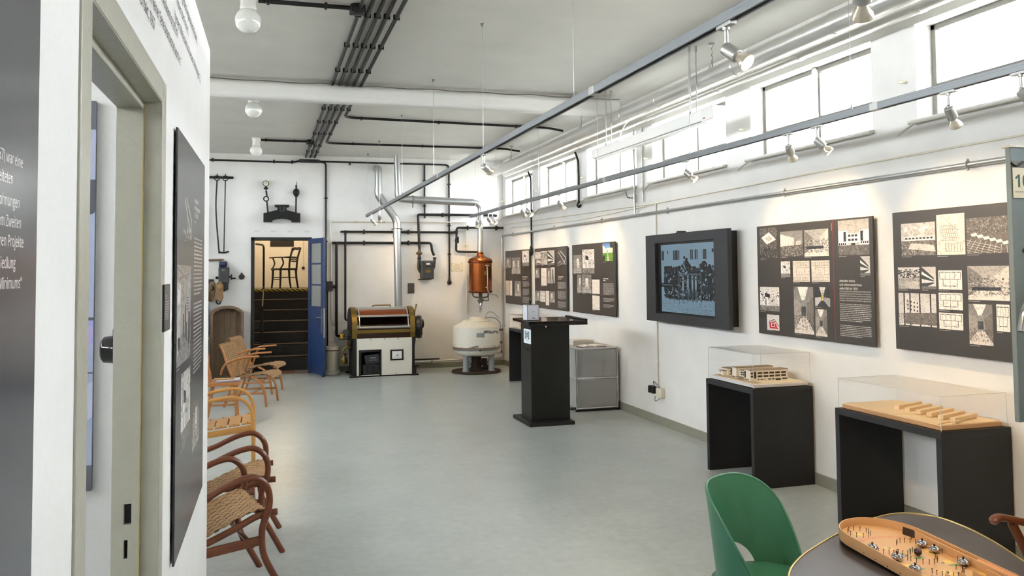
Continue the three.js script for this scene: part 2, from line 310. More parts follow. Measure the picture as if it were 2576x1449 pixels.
// ---------- doorway to the stairs at the back ----------
{
  const f = structGroup('trim_2', 'black steel door frame around the stair doorway');
  obj('frame_bar', [box(DX0, DX0 + 0.05, 0, DY1, ZB - 0.06, ZB + 0.012, 0.004), box(DX1 - 0.05, DX1, 0, DY1, ZB - 0.06, ZB + 0.012, 0.004), box(DX0, DX1, DY1 - 0.05, DY1, ZB - 0.06, ZB + 0.012, 0.004)], mat.black, f);
  struct('wall_hall_left', box(-0.5, -0.18, 0, 2.9, -16.8, ZB - 0.2), mat.wall); struct('wall_hall_right', box(0.9, 1.2, 0, 2.9, -16.8, ZB - 0.2), mat.wall);
  struct('wall_hall_back', box(-0.5, 1.2, 0, 2.9, -17, -16.8), mat.wall); struct('ceiling_hall', box(-0.5, 1.2, 2.9, 3.1, -17, ZB - 0.2), mat.ceil);
  struct('floor_hall', [box(-0.5, 1.2, -0.2, 0, -17, ZB - 0.2)], mat.concrete);
  // staircase
  const st = structGroup('staircase', 'dark staircase rising behind the doorway');
  const z0 = -13.3, tread = 0.27;
  let y = 0;
  for (let i = 0; i < 7; i++) {
    const h = i ? 0.165 : 0.22, zf = z0 - i * tread, zb = i === 6 ? -16.8 : zf - tread - 0.02;
    obj('step', box(-0.18, 0.9, i === 6 ? y : 0, y + h - 0.02, zb, zf - 0.02), i === 6 ? mat.concrete : mat.stair, st);
    obj('tread', box(-0.18, 0.9, y + h - 0.024, y + h, zb, zf, 0.006), i === 6 ? mat.concrete : mat.nosing, st);
    if (i === 6) obj('riser', box(-0.18, 0.9, y, y + h - 0.03, zf - 0.025, zf - 0.005), mat.stair, st);
    y += h;
  }
  const haz = dataTex(128, (x, yy) => ((x * 4 + yy) % 1 < 0.5 ? [225, 196, 30] : [24, 24, 22]));
  obj('hazard_strip', box(-0.18, 0.9, y - 0.036, y + 0.001, z0 - 6 * tread, z0 - 6 * tread + 0.006), M(0xffffff, { map: rep(haz, 3, 25) }), st);
  obj('vent', box(0.18, 0.40, 0.05, 0.16, z0 - 0.02, z0 - 0.012), mat.blackMatt, st);
  const LY = y;
  // door leaf, half glazed, standing open into the room
  const d = structGroup('door_1', 'blue half glazed door standing open at the stairs');
  const L = 0.60, a = Math.atan2(0.18, 0.575);
  const leaf = new THREE.Group(); leaf.name = 'door_leaf'; leaf.position.set(0.655, 0, ZB + 0.01); leaf.rotation.y = a; d.add(leaf);
  // leaf axes: z from hinge outwards, x thickness
  obj('stile', [box(-0.02, 0.02, 0.02, 1.995, 0, 0.09, 0.004)], mat.blue, leaf); obj('stile', [box(-0.02, 0.02, 0.02, 1.995, L - 0.09, L, 0.004)], mat.blue, leaf);
  obj('lower_panel', [box(-0.018, 0.018, 0.02, 0.95, 0.08, L - 0.08, 0.004)], mat.blue, leaf);
  obj('rail', [box(-0.02, 0.02, 1.92, 1.995, 0.08, L - 0.08, 0.004), box(-0.02, 0.02, 0.92, 1.0, 0.08, L - 0.08, 0.004)], mat.blue, leaf);
  for (const yy of [1.3, 1.61]) obj('glazing_bar', box(-0.014, 0.014, yy, yy + 0.025, 0.08, L - 0.08, 0.003), mat.blue, leaf);
  for (const [p, q] of [[1.0, 1.3], [1.325, 1.61], [1.635, 1.92]]) obj('pane', box(-0.003, 0.003, p, q, 0.08, L - 0.08), mat.frosted, leaf);
  obj('handle', [rod([-0.02, 0.84, L - 0.05], [-0.05, 0.84, L - 0.05], 0.008), sweep(spline([[-0.05, 0.84, L - 0.05], [-0.055, 0.845, L - 0.12], [-0.05, 0.84, L - 0.19]], 10), 0.008), box(-0.024, -0.019, 0.62, 1.0, L - 0.075, L - 0.03, 0.002)], mat.chrome, leaf);
  obj('edge_plate', box(-0.012, 0.012, 0.56, 0.98, L - 0.001, L + 0.002), mat.greyPaint, leaf);
  obj('door_stop', box(-0.015, 0.015, 0.003, 0.06, L - 0.06, L - 0.01, 0.004), mat.black, leaf);
  // mat, handrail, chair, poster, switch, lamp in the hall
  tag(obj('doormat', box(0.08, 0.46, 0.0, 0.012, -13.22, -12.95, 0.004), M(0x6d3f2a, { roughness: 0.95, bumpMap: rep(plasterBump, 12), bumpScale: 0.004 })), 'brown doormat in the stair doorway', 'mat');
  struct('threshold', box(DX0 + 0.05, DX1 - 0.05, 0, 0.005, ZB - 0.2, ZB), M(0x4a3a2e));
  const hr = thing('handrail', 'black tubular handrail at the left of the stairs', 'handrail');
  obj('upper_rail', sweep(bent([[-0.13, 2.0, -15.3], [0.0, 1.97, -14.95], [0.0, 1.2, -14.7], [0.0, 1.25, -14.68]], 0.08), 0.018), mat.iron, hr);
  obj('lower_rail', sweep(bent([[-0.02, 0.98, -13.42], [-0.02, 0.02, -13.36]], 0.02), 0.02), mat.iron, hr);
  obj('rail_bar', sweep(bent([[-0.14, 0.93, -13.42], [-0.02, 0.94, -13.42], [0.0, 1.22, -14.7]], 0.03), 0.014), mat.iron, hr);
  for (const [yy, zz] of [[0.42, -13.38], [0.93, -13.42]]) obj('rail_bracket', rod([-0.18, yy, zz], [-0.02, yy, zz], 0.012), mat.iron, hr);
  tag(obj('poster', box(0.12, 0.56, 2.0, 2.2, -16.8, -16.785), mat.blackMatt), 'dark notice board high on the landing wall', 'notice board');
  const hs = thing('wall_switch', 'small black switch on the landing wall', 'switch', [0.74, 1.58, -16.79]);
  obj('switch_base', cyl(0.03, 0.025, 0.03, [0, 0, 0], 'z'), mat.black, hs); obj('switch_cable', rod([0, 0.02, 0], [0, 1.2, 0], 0.006), mat.offwhite, hs);
  const lp = thing('hall_lamp', 'warm ceiling lamp over the stair landing', 'lamp', [0.33, 2.86, -15.6]);
  obj('lamp_shade', lathe([[0.02, 0.04], [0.12, 0.03], [0.13, 0.0], [0.09, -0.05], [0.001, -0.07]], 20), M(0xfff0d0, { emissive: 0xffd9a0, emissiveIntensity: 1.6 }), lp);
  const pl = new THREE.PointLight(0xffdfb0, 1.7); pl.position.set(0.33, 2.7, -15.6); pl.castShadow = true; pl.shadow.radius = 4; scene.add(pl);
  // chair on the landing: turned three quarters, one arm seen
  const ch = thing('wooden_armchair', 'black painted wooden armchair standing on the stair landing', 'chair', [0.36, LY, -15.7], -1.15); ch.scale.setScalar(0.82);
  const lg = (x, z, dx, dz) => sweep(spline([[x, 0.42, z], [x + dx * 0.3, 0.2, z + dz * 0.3], [x + dx, 0.0, z + dz]], 10), (t) => 0.021 - 0.006 * t, { section: RRECT });
  obj('leg', lg(-0.19, 0.18, -0.02, 0.02), mat.black, ch); obj('leg', lg(0.19, 0.18, 0.02, 0.02), mat.black, ch); obj('leg', lg(-0.17, -0.19, -0.01, -0.05), mat.black, ch); obj('leg', lg(0.17, -0.19, 0.01, -0.05), mat.black, ch);
  obj('seat', box(-0.22, 0.22, 0.40, 0.445, -0.21, 0.22, 0.012), mat.black, ch);
  for (const s of [-1, 1]) { obj('back_post', sweep(spline([[s * 0.18, 0.43, -0.2], [s * 0.185, 0.65, -0.22], [s * 0.19, 0.9, -0.29]], 10), 0.018, { section: RRECT }), mat.black, ch); }
  obj('top_rail', sweep(spline([[-0.2, 0.86, -0.285], [-0.1, 0.885, -0.3], [0, 0.875, -0.305], [0.1, 0.885, -0.3], [0.2, 0.86, -0.285]], 20), [0.012, 0.03], { section: RRECT, up: [0, 1, 0], fixedUp: true }), mat.black, ch);
  for (const yy of [0.60, 0.64, 0.68]) obj('back_slat', sweep(spline([[-0.18, yy + 0.01, -0.225], [0, yy - 0.012, -0.24], [0.18, yy + 0.01, -0.225]], 12), [0.008, 0.012], { section: RRECT, up: [0, 1, 0], fixedUp: true }), mat.black, ch);
  for (const s of [-1, 1]) { obj('armrest', sweep(spline([[s * 0.2, 0.68, -0.22], [s * 0.23, 0.69, 0], [s * 0.24, 0.675, 0.24]], 12), [0.02, 0.012], { section: RRECT, up: [0, 1, 0], fixedUp: true }), mat.black, ch); obj('arm_post', sweep(spline([[s * 0.23, 0.68, 0.17], [s * 0.22, 0.55, 0.13], [s * 0.2, 0.43, 0.19]], 10), 0.014, { section: RRECT }), mat.black, ch); }
  obj('stretcher', [rod([-0.18, 0.2, 0.19], [0.18, 0.2, 0.19], 0.01), rod([-0.18, 0.24, -0.2], [-0.19, 0.24, 0.19], 0.01), rod([0.18, 0.24, -0.2], [0.19, 0.24, 0.19], 0.01)], mat.black, ch);
}
// ---------- conduits, lamps, tracks and ducts ----------
const clip = (x, y, z, alongX) => alongX
  ? [box(x - 0.009, x + 0.009, y - 0.018, y + 0.018, z - 0.024, z + 0.024, 0.003)]
  : [box(x - 0.022, x + 0.022, y - 0.018, y + 0.018, z - 0.008, z + 0.008, 0.003)];
{
  const y = 3.226, r = 0.0145, xs = [0.60, 0.665, 0.73, 0.795, 0.86];
  const clips = [-12.2, -11.62, -10.6, -9.75, -8.95, -7.2, -6.38, -5.6, -4.8, -4.0, -3.2, -1.5];
  const words = ['first black ceiling conduit, leftmost of five, carrying the lamp boxes', 'second of the five black ceiling conduits from the left', 'third and middle one of the five black ceiling conduits', 'fourth black ceiling conduit, turning right near the back wall', 'rightmost black ceiling conduit, turning right behind the beam'];
  xs.forEach((x, i) => {
    const t = thing('conduit_pipe', words[i], 'pipe', [0, 0, 0], 0, 'black conduits along the ceiling');
    const end = i === 4 ? -9.42 : i === 3 ? -11.38 : ZB + 0.02;
    const pts = [[x, y, 2.8], [x, y, end]];
    if (i === 4) pts.push([3.30, y, end - 0.12], [3.5, y - 0.03, end - 0.12]);
    if (i === 3) pts.push([3.28, y, end + 0.04], [3.5, y - 0.03, end + 0.04]);
    obj('pipe_run', pipe(pts, r, 0.13), mat.iron, t);
    for (const z of clips) if (z > end + 0.1) for (const g of clip(x, y, z)) obj('clip', g, mat.iron, t);
    if (i === 4) for (const xx of [1.05, 1.95, 2.9]) obj('clip', clip(xx, y, end - 0.02 - 0.05 * (xx - 0.86) , true)[0], mat.iron, t);
    if (i === 3) for (const xx of [1.15, 2.1, 3.0]) obj('clip', clip(xx, y, end + 0.02, true)[0], mat.iron, t);
  });
  const where = ['nearest to the viewer', 'just behind the white beam', 'nearest the back wall'];
  [-5.47, -8.45, -11.3].forEach((z, i) => {
    const j = thing('junction_box', 'round black junction box on the ceiling conduit, ' + where[i], 'junction box', [0.585, 3.22, z], 0, 'black ceiling junction boxes');
    obj('box_body', lathe([[0.001, -0.035], [0.04, -0.033], [0.048, -0.02], [0.05, 0.028], [0.001, 0.028]], 20), mat.iron, j);
    for (let k = 0; k < 4; k++) obj('lug', cyl(0.014, 0.014, 0.03, [0.052 * Math.cos(k * Math.PI / 2 + 0.78), -0.012, 0.052 * Math.sin(k * Math.PI / 2 + 0.78)], 'y', 10), mat.iron, j);
    const b = thing('branch_conduit', 'short black conduit from junction box to globe lamp, ' + where[i], 'pipe', [0, 0, 0], 0, 'conduits to the globe lamps');
    obj('pipe_run', rod([0.54, 3.226, z], [-0.04, 3.226, z], 0.0145, 10), mat.iron, b);
    for (const xx of [0.38, 0.02]) obj('clip', clip(xx, 3.226, z, true)[0], mat.iron, b);
    const l = thing('globe_lamp', 'white opal glass globe lamp on the ceiling, ' + where[i], 'lamp', [-0.1, 0, z + 0.06], 0, 'globe lamps on the ceiling');
    obj('lamp_base', lathe([[0.001, 3.25], [0.055, 3.25], [0.055, 3.215], [0.047, 3.21], [0.047, 3.165], [0.05, 3.16], [0.05, 3.135], [0.03, 3.13]], 24), mat.white, l);
    obj('glass_globe', ball(0.081, [0, 3.075, 0], 32), mat.opal, l);
  });
}
// track rails on thin wires
function trackRail(x, y, zNear, zFar, wires, label) {
  const t = thing('track_rail', label, 'track rail', [0, 0, 0], 0, 'lighting tracks');
  obj('rail_profile', [box(x - 0.018, x + 0.018, y + 0.006, y + 0.02, zFar, zNear, 0.003), box(x - 0.018, x - 0.009, y - 0.018, y + 0.008, zFar, zNear, 0.002), box(x + 0.009, x + 0.018, y - 0.018, y + 0.008, zFar, zNear, 0.002)], mat.steelTrack, t);
  obj('slot', box(x - 0.0095, x + 0.0095, y - 0.010, y + 0.007, zFar + 0.01, zNear), mat.blackMatt, t);
  obj('end_cap', box(x - 0.019, x + 0.019, y - 0.019, y + 0.021, zFar - 0.02, zFar, 0.003), mat.steelTrack, t);
  for (const z of wires) {
    obj('suspension_wire', rod([x, y + 0.02, z], [x, YC, z], 0.0016, 5), mat.galv, t);
    obj('wire_anchor', lathe([[0.001, YC], [0.016, YC], [0.014, YC - 0.006], [0.006, YC - 0.022], [0.001, YC - 0.023]], 12, [x, 0, z]), mat.steelTrack, t);
    obj('wire_grip', cyl(0.007, 0.003, 0.03, [x, y + 0.034, z], 'y', 8), mat.steelTrack, t);
  }
  for (const z of [-3.6, -7.2, -10.8]) obj('rail_joint', box(x - 0.019, x + 0.019, y - 0.0185, y + 0.0205, z - 0.03, z + 0.03, 0.002), mat.silver, t);
  return t;
}
trackRail(1.48, 2.335, 2.6, -12.6, [-12.45, -11.17, -9.26, -7.455, -5.665, -3.87, -2.08], 'grey lighting track crossing the middle of the ceiling');
trackRail(3.06, 2.335, 2.6, -12.5, [-12.2, -11.02, -9.18, -7.385, -5.584, -3.79, -2.0], 'grey lighting track running along the high windows');
const bulbGlow = M(0xffffff, { emissive: new THREE.Color().setRGB(1, 0.86, 0.62), emissiveIntensity: 10, roughness: 0.4 });
const spotProto = (() => {   // pivot at the origin, lamp pointing along -y
  const g = new THREE.Group();
  obj('socket', lathe([[0.001, 0.03], [0.018, 0.03], [0.023, 0.024], [0.024, -0.03], [0.02, -0.034], [0.001, -0.034]], 20), mat.silver, g);
  obj('reflector', lathe([[0.012, -0.03], [0.016, -0.045], [0.026, -0.062], [0.0295, -0.078], [0.028, -0.079], [0.024, -0.062]], 20), M(0xe8dcc8, { roughness: 0.2, metalness: 0.5 }), g);
  return g;
})();
const lensGeo = lathe([[0.001, -0.081], [0.018, -0.0805], [0.0275, -0.077], [0.0275, -0.075], [0.001, -0.075]], 20);
function spot(x, z, target, label, power = 1) {
  const t = thing('spotlight', label, 'spotlight', [x, 2.317, z], 0, 'track spotlights');
  obj('adapter', [box(-0.013, 0.013, -0.012, 0.012, -0.045, 0.045, 0.003), cyl(0.013, 0.013, 0.012, [0, -0.016, 0], 'y', 14)], mat.silver, t);
  obj('stem', [rod([0, -0.01, 0], [0, -0.075, 0], 0.0075, 10), ball(0.012, [0, -0.075, 0], 10)], mat.silver, t);
  const head = spotProto.clone(); head.name = 'lamp_head'; t.add(head);
  const p = V(x, 2.317 - 0.085, z), dir = V(...target).sub(p).normalize();
  head.position.set(dir.x * 0.02, -0.085 + dir.y * 0.02, dir.z * 0.02);
  head.quaternion.setFromUnitVectors(V(0, -1, 0), dir);
  obj('bulb_lens', lensGeo.clone(), bulbGlow, head);
  const L = new THREE.SpotLight(WARM, SPOT_POWER * power, 0, 0.85, 1.0, 2);
  L.position.copy(p).addScaledVector(dir, 0.118); L.target.position.set(...target); L.castShadow = true; L.shadow.radius = 1.2;
  scene.add(L, L.target);
}
spot(1.48, -2.44, [2.0, 1.35, -1.45], 'largest track spotlight in view, lit, beside the windows overhead', 1.2);
spot(1.48, -1.78, [2.9, 0.0, -3.5], 'track spotlight cut off at the top edge of the frame', 2.6);
spot(1.48, -5.66, [3.68, 1.3, -8.0], 'spotlight on the middle track turned away towards the duct', 0.7);
spot(1.48, -11.16, [1.75, 1.0, -12.85], 'spotlight hanging at the far end of the middle track above the washing machine', 0.7);
spot(1.48, -12.0, [2.6, 1.3, -12.85], 'last small spotlight under the tip of the middle track', 0.55);
spot(3.06, -12.1, [3.1, 1.2, -12.85], 'farthest spotlight of the window track, aimed at the copper boiler', 0.55);
spot(3.06, -11.9, [3.25, 0.2, -12.3], 'spotlight in front of the shiny flue pipe, aimed down', 0.45);
spot(3.06, -11.46, [3.68, 1.5, -11.9], 'small dim spotlight left of the bright one near the corner', 0.55);
spot(3.06, -11.24, [3.66, 1.2, -10.7], 'bright small spotlight near the corner of the window track', 0.55);
spot(3.06, -9.84, [3.68, 1.45, -10.4], 'spotlight under the corner window turned to the wall', 0.55);
spot(3.06, -9.64, [3.62, 1.35, -9.0], 'bright yellow spotlight under the corner window', 0.6);
spot(3.06, -8.49, [3.68, 1.5, -8.6], 'spotlight under the second window from the corner', 0.6);
spot(3.06, -5.65, [3.66, 1.4, -5.0], 'spotlight under the window behind the hanging lamp', 0.7);
spot(3.06, -4.36, [3.68, 1.5, -4.8], 'left spotlight of the pair under the wide window', 0.8);
spot(3.06, -4.09, [3.68, 1.4, -3.6], 'right spotlight of the pair under the wide window', 0.8);
spot(3.06, -3.12, [3.68, 1.4, -3.3], 'spotlight under the nearest window', 0.8);
spot(3.06, -2.73, [3.68, 1.4, -2.4], 'spotlight cut by the right edge of the frame', 0.8);
// silver ventilation ducts
function duct(x, y, r, z0, label, bands, hang) {
  const t = thing('ventilation_duct', label, 'duct', [0, 0, 0], 0, 'silver ducts under the ceiling');
  const p = [[0.001, z0 - 0.05], [r * 0.6, z0 - 0.048], [r * 0.9, z0 - 0.025], [r, z0 + 0.02], [r, 2.9]];
  obj('duct_tube', lathe(p, 36).rotateX(Math.PI / 2).translate(x, y, 0), mat.duct, t);
  for (const z of bands) obj('duct_band', lathe([[r, -0.02], [r + 0.004, -0.015], [r + 0.004, 0.015], [r, 0.02]], 36).rotateX(Math.PI / 2).translate(x, y, z), mat.duct, t);
  for (const z of hang) {
    obj('hanger_plate', cyl(0.022, 0.02, 0.02, [x, YC - 0.01, z], 'y', 12), mat.galv, t);
    const pts = []; for (let i = 0; i <= 12; i++) pts.push(V(x + 0.006 * Math.sin(i * 1.4), YC - 0.02 - i / 12 * (YC - 0.075 - y - r), z + 0.006 * Math.cos(i * 1.4)));
    obj('hanger_wire', sweep(pts, 0.005, { n: 6 }), mat.galv, t);
    obj('hanger_wire', sweep([V(x, y + r + 0.06, z), V(x - 0.015, y + r - 0.004, z + 0.03)], 0.005, { n: 6 }), mat.galv, t);
    obj('hanger_wire', sweep([V(x, y + r + 0.06, z), V(x - 0.015, y + r - 0.004, z - 0.03)], 0.005, { n: 6 }), mat.galv, t);
  }
}
duct(3.33, 2.984, 0.069, -12.15, 'large silver duct hanging under the ceiling along the windows', [-11.6, -10.2, -8.75, -7.35, -6.6, -5.35, -4.25, -3.1], [-11.19, -8.49, -5.7, -3.0]);
duct(3.505, 2.968, 0.054, -12.1, 'thinner silver duct between large duct and window wall', [-10.6, -9.0, -7.7, -5.9, -4.85, -3.75], []);
{ // long white fluorescent lamp hung on rods
  const t = thing('hanging_lamp', 'long white batten lamp hung on rods before the windows', 'lamp');
  obj('housing', box(3.17, 3.275, 2.615, 2.70, -7.8, -5.6, 0.004), mat.white, t);
  obj('end_box', box(3.165, 3.285, 2.605, 2.705, -5.6, -5.43, 0.006), mat.whiteGloss, t);
  obj('diffuser', box(3.19, 3.255, 2.60, 2.616, -7.75, -5.62, 0.006), M(0xf6f6f2, { roughness: 0.3 }), t);
  obj('type_label', box(3.1635, 3.165, 2.622, 2.634, -5.585 + 0.02, -5.54, 0), M(0xb89090), t);
  for (const z of [-7.49, -5.81]) for (const x of [3.195, 3.25]) { obj('rod', rod([x, 2.70, z], [x, YC, z], 0.0045, 8), mat.galv, t); obj('rod_nut', cyl(0.012, 0.009, 0.03, [x, 2.712, z], 'y', 10), mat.galv, t); obj('rod_nut', cyl(0.009, 0.009, 0.05, [x, YC - 0.025, z], 'y', 8), mat.galv, t); }
  obj('supply_cable', sweep(spline([[3.24, 2.70, -7.3], [3.26, 2.80, -7.28], [3.28, 2.87, -7.22], [3.31, 2.905, -7.2]], 12), 0.005, { n: 6 }), mat.white, t);
}
// pipes on the window wall
{
  const t = thing('wall_pipe', 'galvanised pipe running along the wall under the windows', 'pipe');
  obj('pipe_run', pipe([[3.645, 2.047, 2.9], [3.645, 2.047, -12.80], [3.645, 0.10, -12.80], [3.3, 0.10, -12.81]], 0.0145, 0.03), mat.galv, t);
  for (const z of [-12.2, -10.3, -8.7, -7.1, -5.25, -3.6, -1.9]) obj('pipe_clamp', [ring(0.017, 0.006, [3.645, 2.047, z], [0, 0, 0], 14), rod([3.645, 2.047, z], [3.68, 2.047, z], 0.006), ball(0.008, [3.643, 2.072, z], 8), ball(0.008, [3.643, 2.022, z], 8)], mat.galv, t);
  for (const y of [1.5, 0.62]) obj('pipe_clamp', [ring(0.017, 0.006, [3.645, y, -12.80], [Math.PI / 2, 0, 0], 14), rod([3.645, y, -12.8], [3.68, y, -12.8], 0.006)], mat.galv, t);
  const v = thing('riser_pipe', 'galvanised riser with valve between two windows', 'pipe');
  obj('pipe_run', pipe([[3.64, 2.93, -7.82], [3.64, 2.065, -7.82]], 0.011), mat.galv, v);
  obj('valve_body', [cyl(0.019, 0.019, 0.08, [3.64, 2.22, -7.82], 'y', 12), cyl(0.012, 0.012, 0.05, [3.615, 2.23, -7.82], 'x', 10)], mat.galv, v);
  obj('valve_lever', sweep(spline([[3.59, 2.23, -7.82], [3.585, 2.24, -7.87], [3.58, 2.30, -7.90]], 8), 0.006, { n: 6 }), M(0x3c5a4a), v);
  obj('pipe_clamp', ring(0.014, 0.005, [3.64, 2.72, -7.82], [Math.PI / 2, 0, 0], 12), mat.galv, v);
  tag(obj('grey_conduit', [rod([3.655, 2.93, -7.66], [3.655, 2.18, -7.66], 0.012)], mat.galv), 'straight grey conduit beside the valve riser', 'pipe');
  // thin white cables on the wall
  tag(obj('wall_cable', sweep(bent([[3.674, 2.168, 2.8], [3.674, 2.158, -4.95], [3.674, 2.138, -7.4], [3.674, 2.225, -12.55], [3.674, 2.225, -12.84]], 0.02), 0.006, { n: 6 }), mat.offwhite), 'long thin cable above the galvanised wall pipe', 'cable');
  tag(obj('wall_cable', sweep([V(3.674, 2.13, -7.42), V(3.674, 2.10, -9.4), V(3.674, 2.16, -12.5)], 0.005, { n: 6 }), mat.offwhite), 'second thin cable below the first near the corner', 'cable');
  const d = thing('power_socket', 'white wall socket with two black plugs below the screen', 'socket');
  obj('supply_cable', [rod([3.672, 2.14, -7.40], [3.672, 0.36, -7.42], 0.008)], mat.offwhite, d);
  obj('cable_clip', box(3.66, 3.68, 0.60, 0.615, -7.435, -7.405, 0.002), mat.white, d);
  obj('socket_plate', box(3.635, 3.68, 0.265, 0.355, -7.40, -7.29, 0.008), mat.offwhite, d);
  obj('plug', box(3.62, 3.67, 0.29, 0.36, -7.47, -7.435, 0.008), mat.black, d); obj('plug', box(3.62, 3.67, 0.29, 0.36, -7.54, -7.50, 0.008), mat.black, d);
  obj('plug_cable', [sweep(spline([[3.65, 0.36, -7.45], [3.63, 0.41, -7.43], [3.64, 0.38, -7.36], [3.64, 0.36, -7.33]], 12), 0.005, { n: 6 }), sweep(spline([[3.64, 0.27, -7.42], [3.62, 0.23, -7.38], [3.64, 0.26, -7.32]], 12), 0.004, { n: 6 })], mat.frameSteel, d);
  const b1 = thing('hanging_cable', 'thick black cable with ball end between two windows', 'cable');
  obj('cable_run', sweep(spline([[3.60, 2.92, -9.40], [3.63, 2.84, -9.40], [3.65, 2.75, -9.42], [3.65, 2.3, -9.42]], 24), 0.013), mat.iron, b1);
  obj('end_box', [ball(0.03, [3.65, 2.275, -9.42], 14), cyl(0.02, 0.014, 0.04, [3.65, 2.31, -9.42], 'y', 12)], mat.iron, b1);
  const b2 = thing('hanging_cable', 'long black cable with socket hanging down beside exhibition panel', 'cable');
  obj('cable_run', sweep(spline([[3.60, 2.90, -11.27], [3.63, 2.83, -11.28], [3.65, 2.72, -11.3], [3.65, 1.80, -11.3]], 30), 0.012), mat.iron, b2);
  obj('end_box', lathe([[0.001, 1.70], [0.02, 1.71], [0.028, 1.75], [0.026, 1.79], [0.013, 1.84], [0.001, 1.85]], 14, [3.645, 0, -11.3]), mat.iron, b2);
  tag(obj('wall_cable', [rod([3.674, 2.04, -11.34], [3.674, 0.85, -11.34], 0.007)], mat.offwhite), 'white cable running down between the two far panels', 'cable');
}
// ---------- things on and in front of the back wall ----------
const bw = ZB;   // face of the back wall
{ // pipes on the back wall
  const top = thing('wall_conduit', 'black conduit running along the top of the back wall', 'pipe');
  obj('pipe_run', sweep(bent([[-3.0, 3.15, bw + 0.02], [0.42, 3.14, bw + 0.02], [0.5, 3.165, bw + 0.02], [0.78, 3.165, bw + 0.02], [2.66, 3.165, bw + 0.02], [2.79, 3.165, bw + 0.02], [2.79, 3.0, bw + 0.02], [2.79, 1.38, bw + 0.02]], 0.11), 0.0135), mat.iron, top);
  for (const x of [-0.72, 0.14, 0.4, 1.25]) obj('clip', box(x - 0.012, x + 0.012, 3.12, 3.17, bw, bw + 0.036, 0.003), mat.iron, top);
  obj('junction_block', [box(0.5, 0.80, 3.14, 3.19, bw, bw + 0.05, 0.01)], mat.iron, top);
  for (const y of [2.85, 2.2, 1.75]) obj('clip', box(2.765, 2.815, y, y + 0.02, bw, bw + 0.036, 0.003), mat.iron, top);
  const sw = thing('rotary_switch', 'black rotary switch at the lower end of the back wall conduit', 'switch', [2.79, 1.315, bw + 0.02]);
  obj('switch_body', [cyl(0.036, 0.03, 0.035, [0, 0, 0], 'z', 18), rotBox(0.05, 0.05, 0.02, [0, -0.005, -0.005], [0, 0, 0.78], 0.006)], mat.black, sw); obj('switch_neck', cyl(0.022, 0.013, 0.06, [0, 0.05, 0], 'y', 12), mat.black, sw);
  const v1 = thing('wall_conduit', 'black conduit dropping beside the blue door', 'pipe');
  obj('pipe_run', sweep(bent([[0.78, 3.16, bw + 0.02], [0.895, 3.15, bw + 0.02], [0.895, 3.0, bw + 0.02], [0.895, 1.34, bw + 0.02]], 0.1), 0.0135), mat.iron, v1);
  for (const y of [2.6, 1.95]) obj('clip', box(0.87, 0.92, y, y + 0.02, bw, bw + 0.036, 0.003), mat.iron, v1);
  for (const x of [0.885, 0.92]) obj('lower_run', rod([x, 1.24, bw + 0.02], [x, 0.3, bw + 0.02], 0.011), mat.iron, v1);
  const sb = thing('switch_box', 'square black switch box beside the blue door', 'switch', [0.925, 1.285, bw]);
  obj('box_body', box(-0.075, 0.07, -0.075, 0.075, 0, 0.08, 0.01), mat.blackMatt, sb); obj('switch_knob', cyl(0.03, 0.026, 0.05, [0.085, -0.005, 0.04], 'x', 14), mat.black, sb);
  const va = thing('wall_conduit', 'black vertical conduit left of the long one on the back wall', 'pipe');
  obj('pipe_run', rod([2.40, 3.17, bw + 0.02], [2.40, 2.32, bw + 0.02], 0.0135), mat.iron, va); for (const y of [2.9, 2.5]) obj('clip', box(2.378, 2.422, y, y + 0.02, bw, bw + 0.036, 0.003), mat.iron, va);
  // gas and water pipes
  const P = (label, pts, r, clips, bend = 0.03, m = mat.iron) => { const t = thing('wall_pipe', label, 'pipe'); obj('pipe_run', sweep(bent(pts, bend), r), m, t); for (const [x, y, w, h] of clips) obj('pipe_clamp', [box(x - w, x + w, y - h, y + h, bw, bw + 0.085, 0.004)], m, t); return t; };
  const zz = bw + 0.06;
  P('upper black pipe leading to the washing machine', [[1.12, 2.105, bw], [1.18, 2.105, zz], [1.18, 0.78, zz], [1.26, 0.76, zz + 0.12], [1.26, 0.76, -12.2]], 0.0165, [[1.18, 2.1, 0.02, 0.024]], 0.03);
  P('horizontal black pipe behind the machine flue', [[1.18, 2.105, zz], [2.88, 2.10, zz]], 0.0165, [[1.46, 2.105, 0.009, 0.034], [2.14, 2.105, 0.009, 0.034]]);
  P('lower thick black pipe from gas meter to washing machine', [[1.0, 1.935, bw], [1.05, 1.935, zz], [1.05, 0.54, zz], [1.18, 0.54, zz + 0.1], [1.19, 0.54, -12.3]], 0.02, [], 0.03);
  P('thick black pipe running into the gas meter', [[1.05, 1.935, zz], [2.49, 1.935, zz], [2.51, 1.80, zz], [2.54, 1.74, zz]], 0.02, [[1.46, 1.935, 0.009, 0.036], [2.14, 1.935, 0.009, 0.036]], 0.04);
  P('black pipe rising from the gas meter towards the boiler flue', [[2.31, 1.76, zz], [2.29, 2.375, zz], [3.5, 2.375, zz], [3.56, 2.375, bw]], 0.02, [[2.68, 2.375, 0.009, 0.032]], 0.03);
  P('black water pipe stepping down to the copper boiler', [[3.66, 2.175, zz], [2.90, 2.175, zz], [2.89, 1.80, zz], [3.25, 1.79, zz + 0.05]], 0.0175, [[3.08, 2.175, 0.009, 0.034], [3.55, 2.175, 0.009, 0.034], [2.89, 2.105, 0.026, 0.02]], 0.04);
  const tap = thing('pipe_tap', 'small tap on the stepped black water pipe', 'tap'); obj('tap_body', [cyl(0.024, 0.024, 0.05, [2.893, 1.97, zz], 'y', 12), box(2.915, 2.93, 1.93, 2.03, zz - 0.01, zz + 0.03, 0.004)], mat.iron, tap);
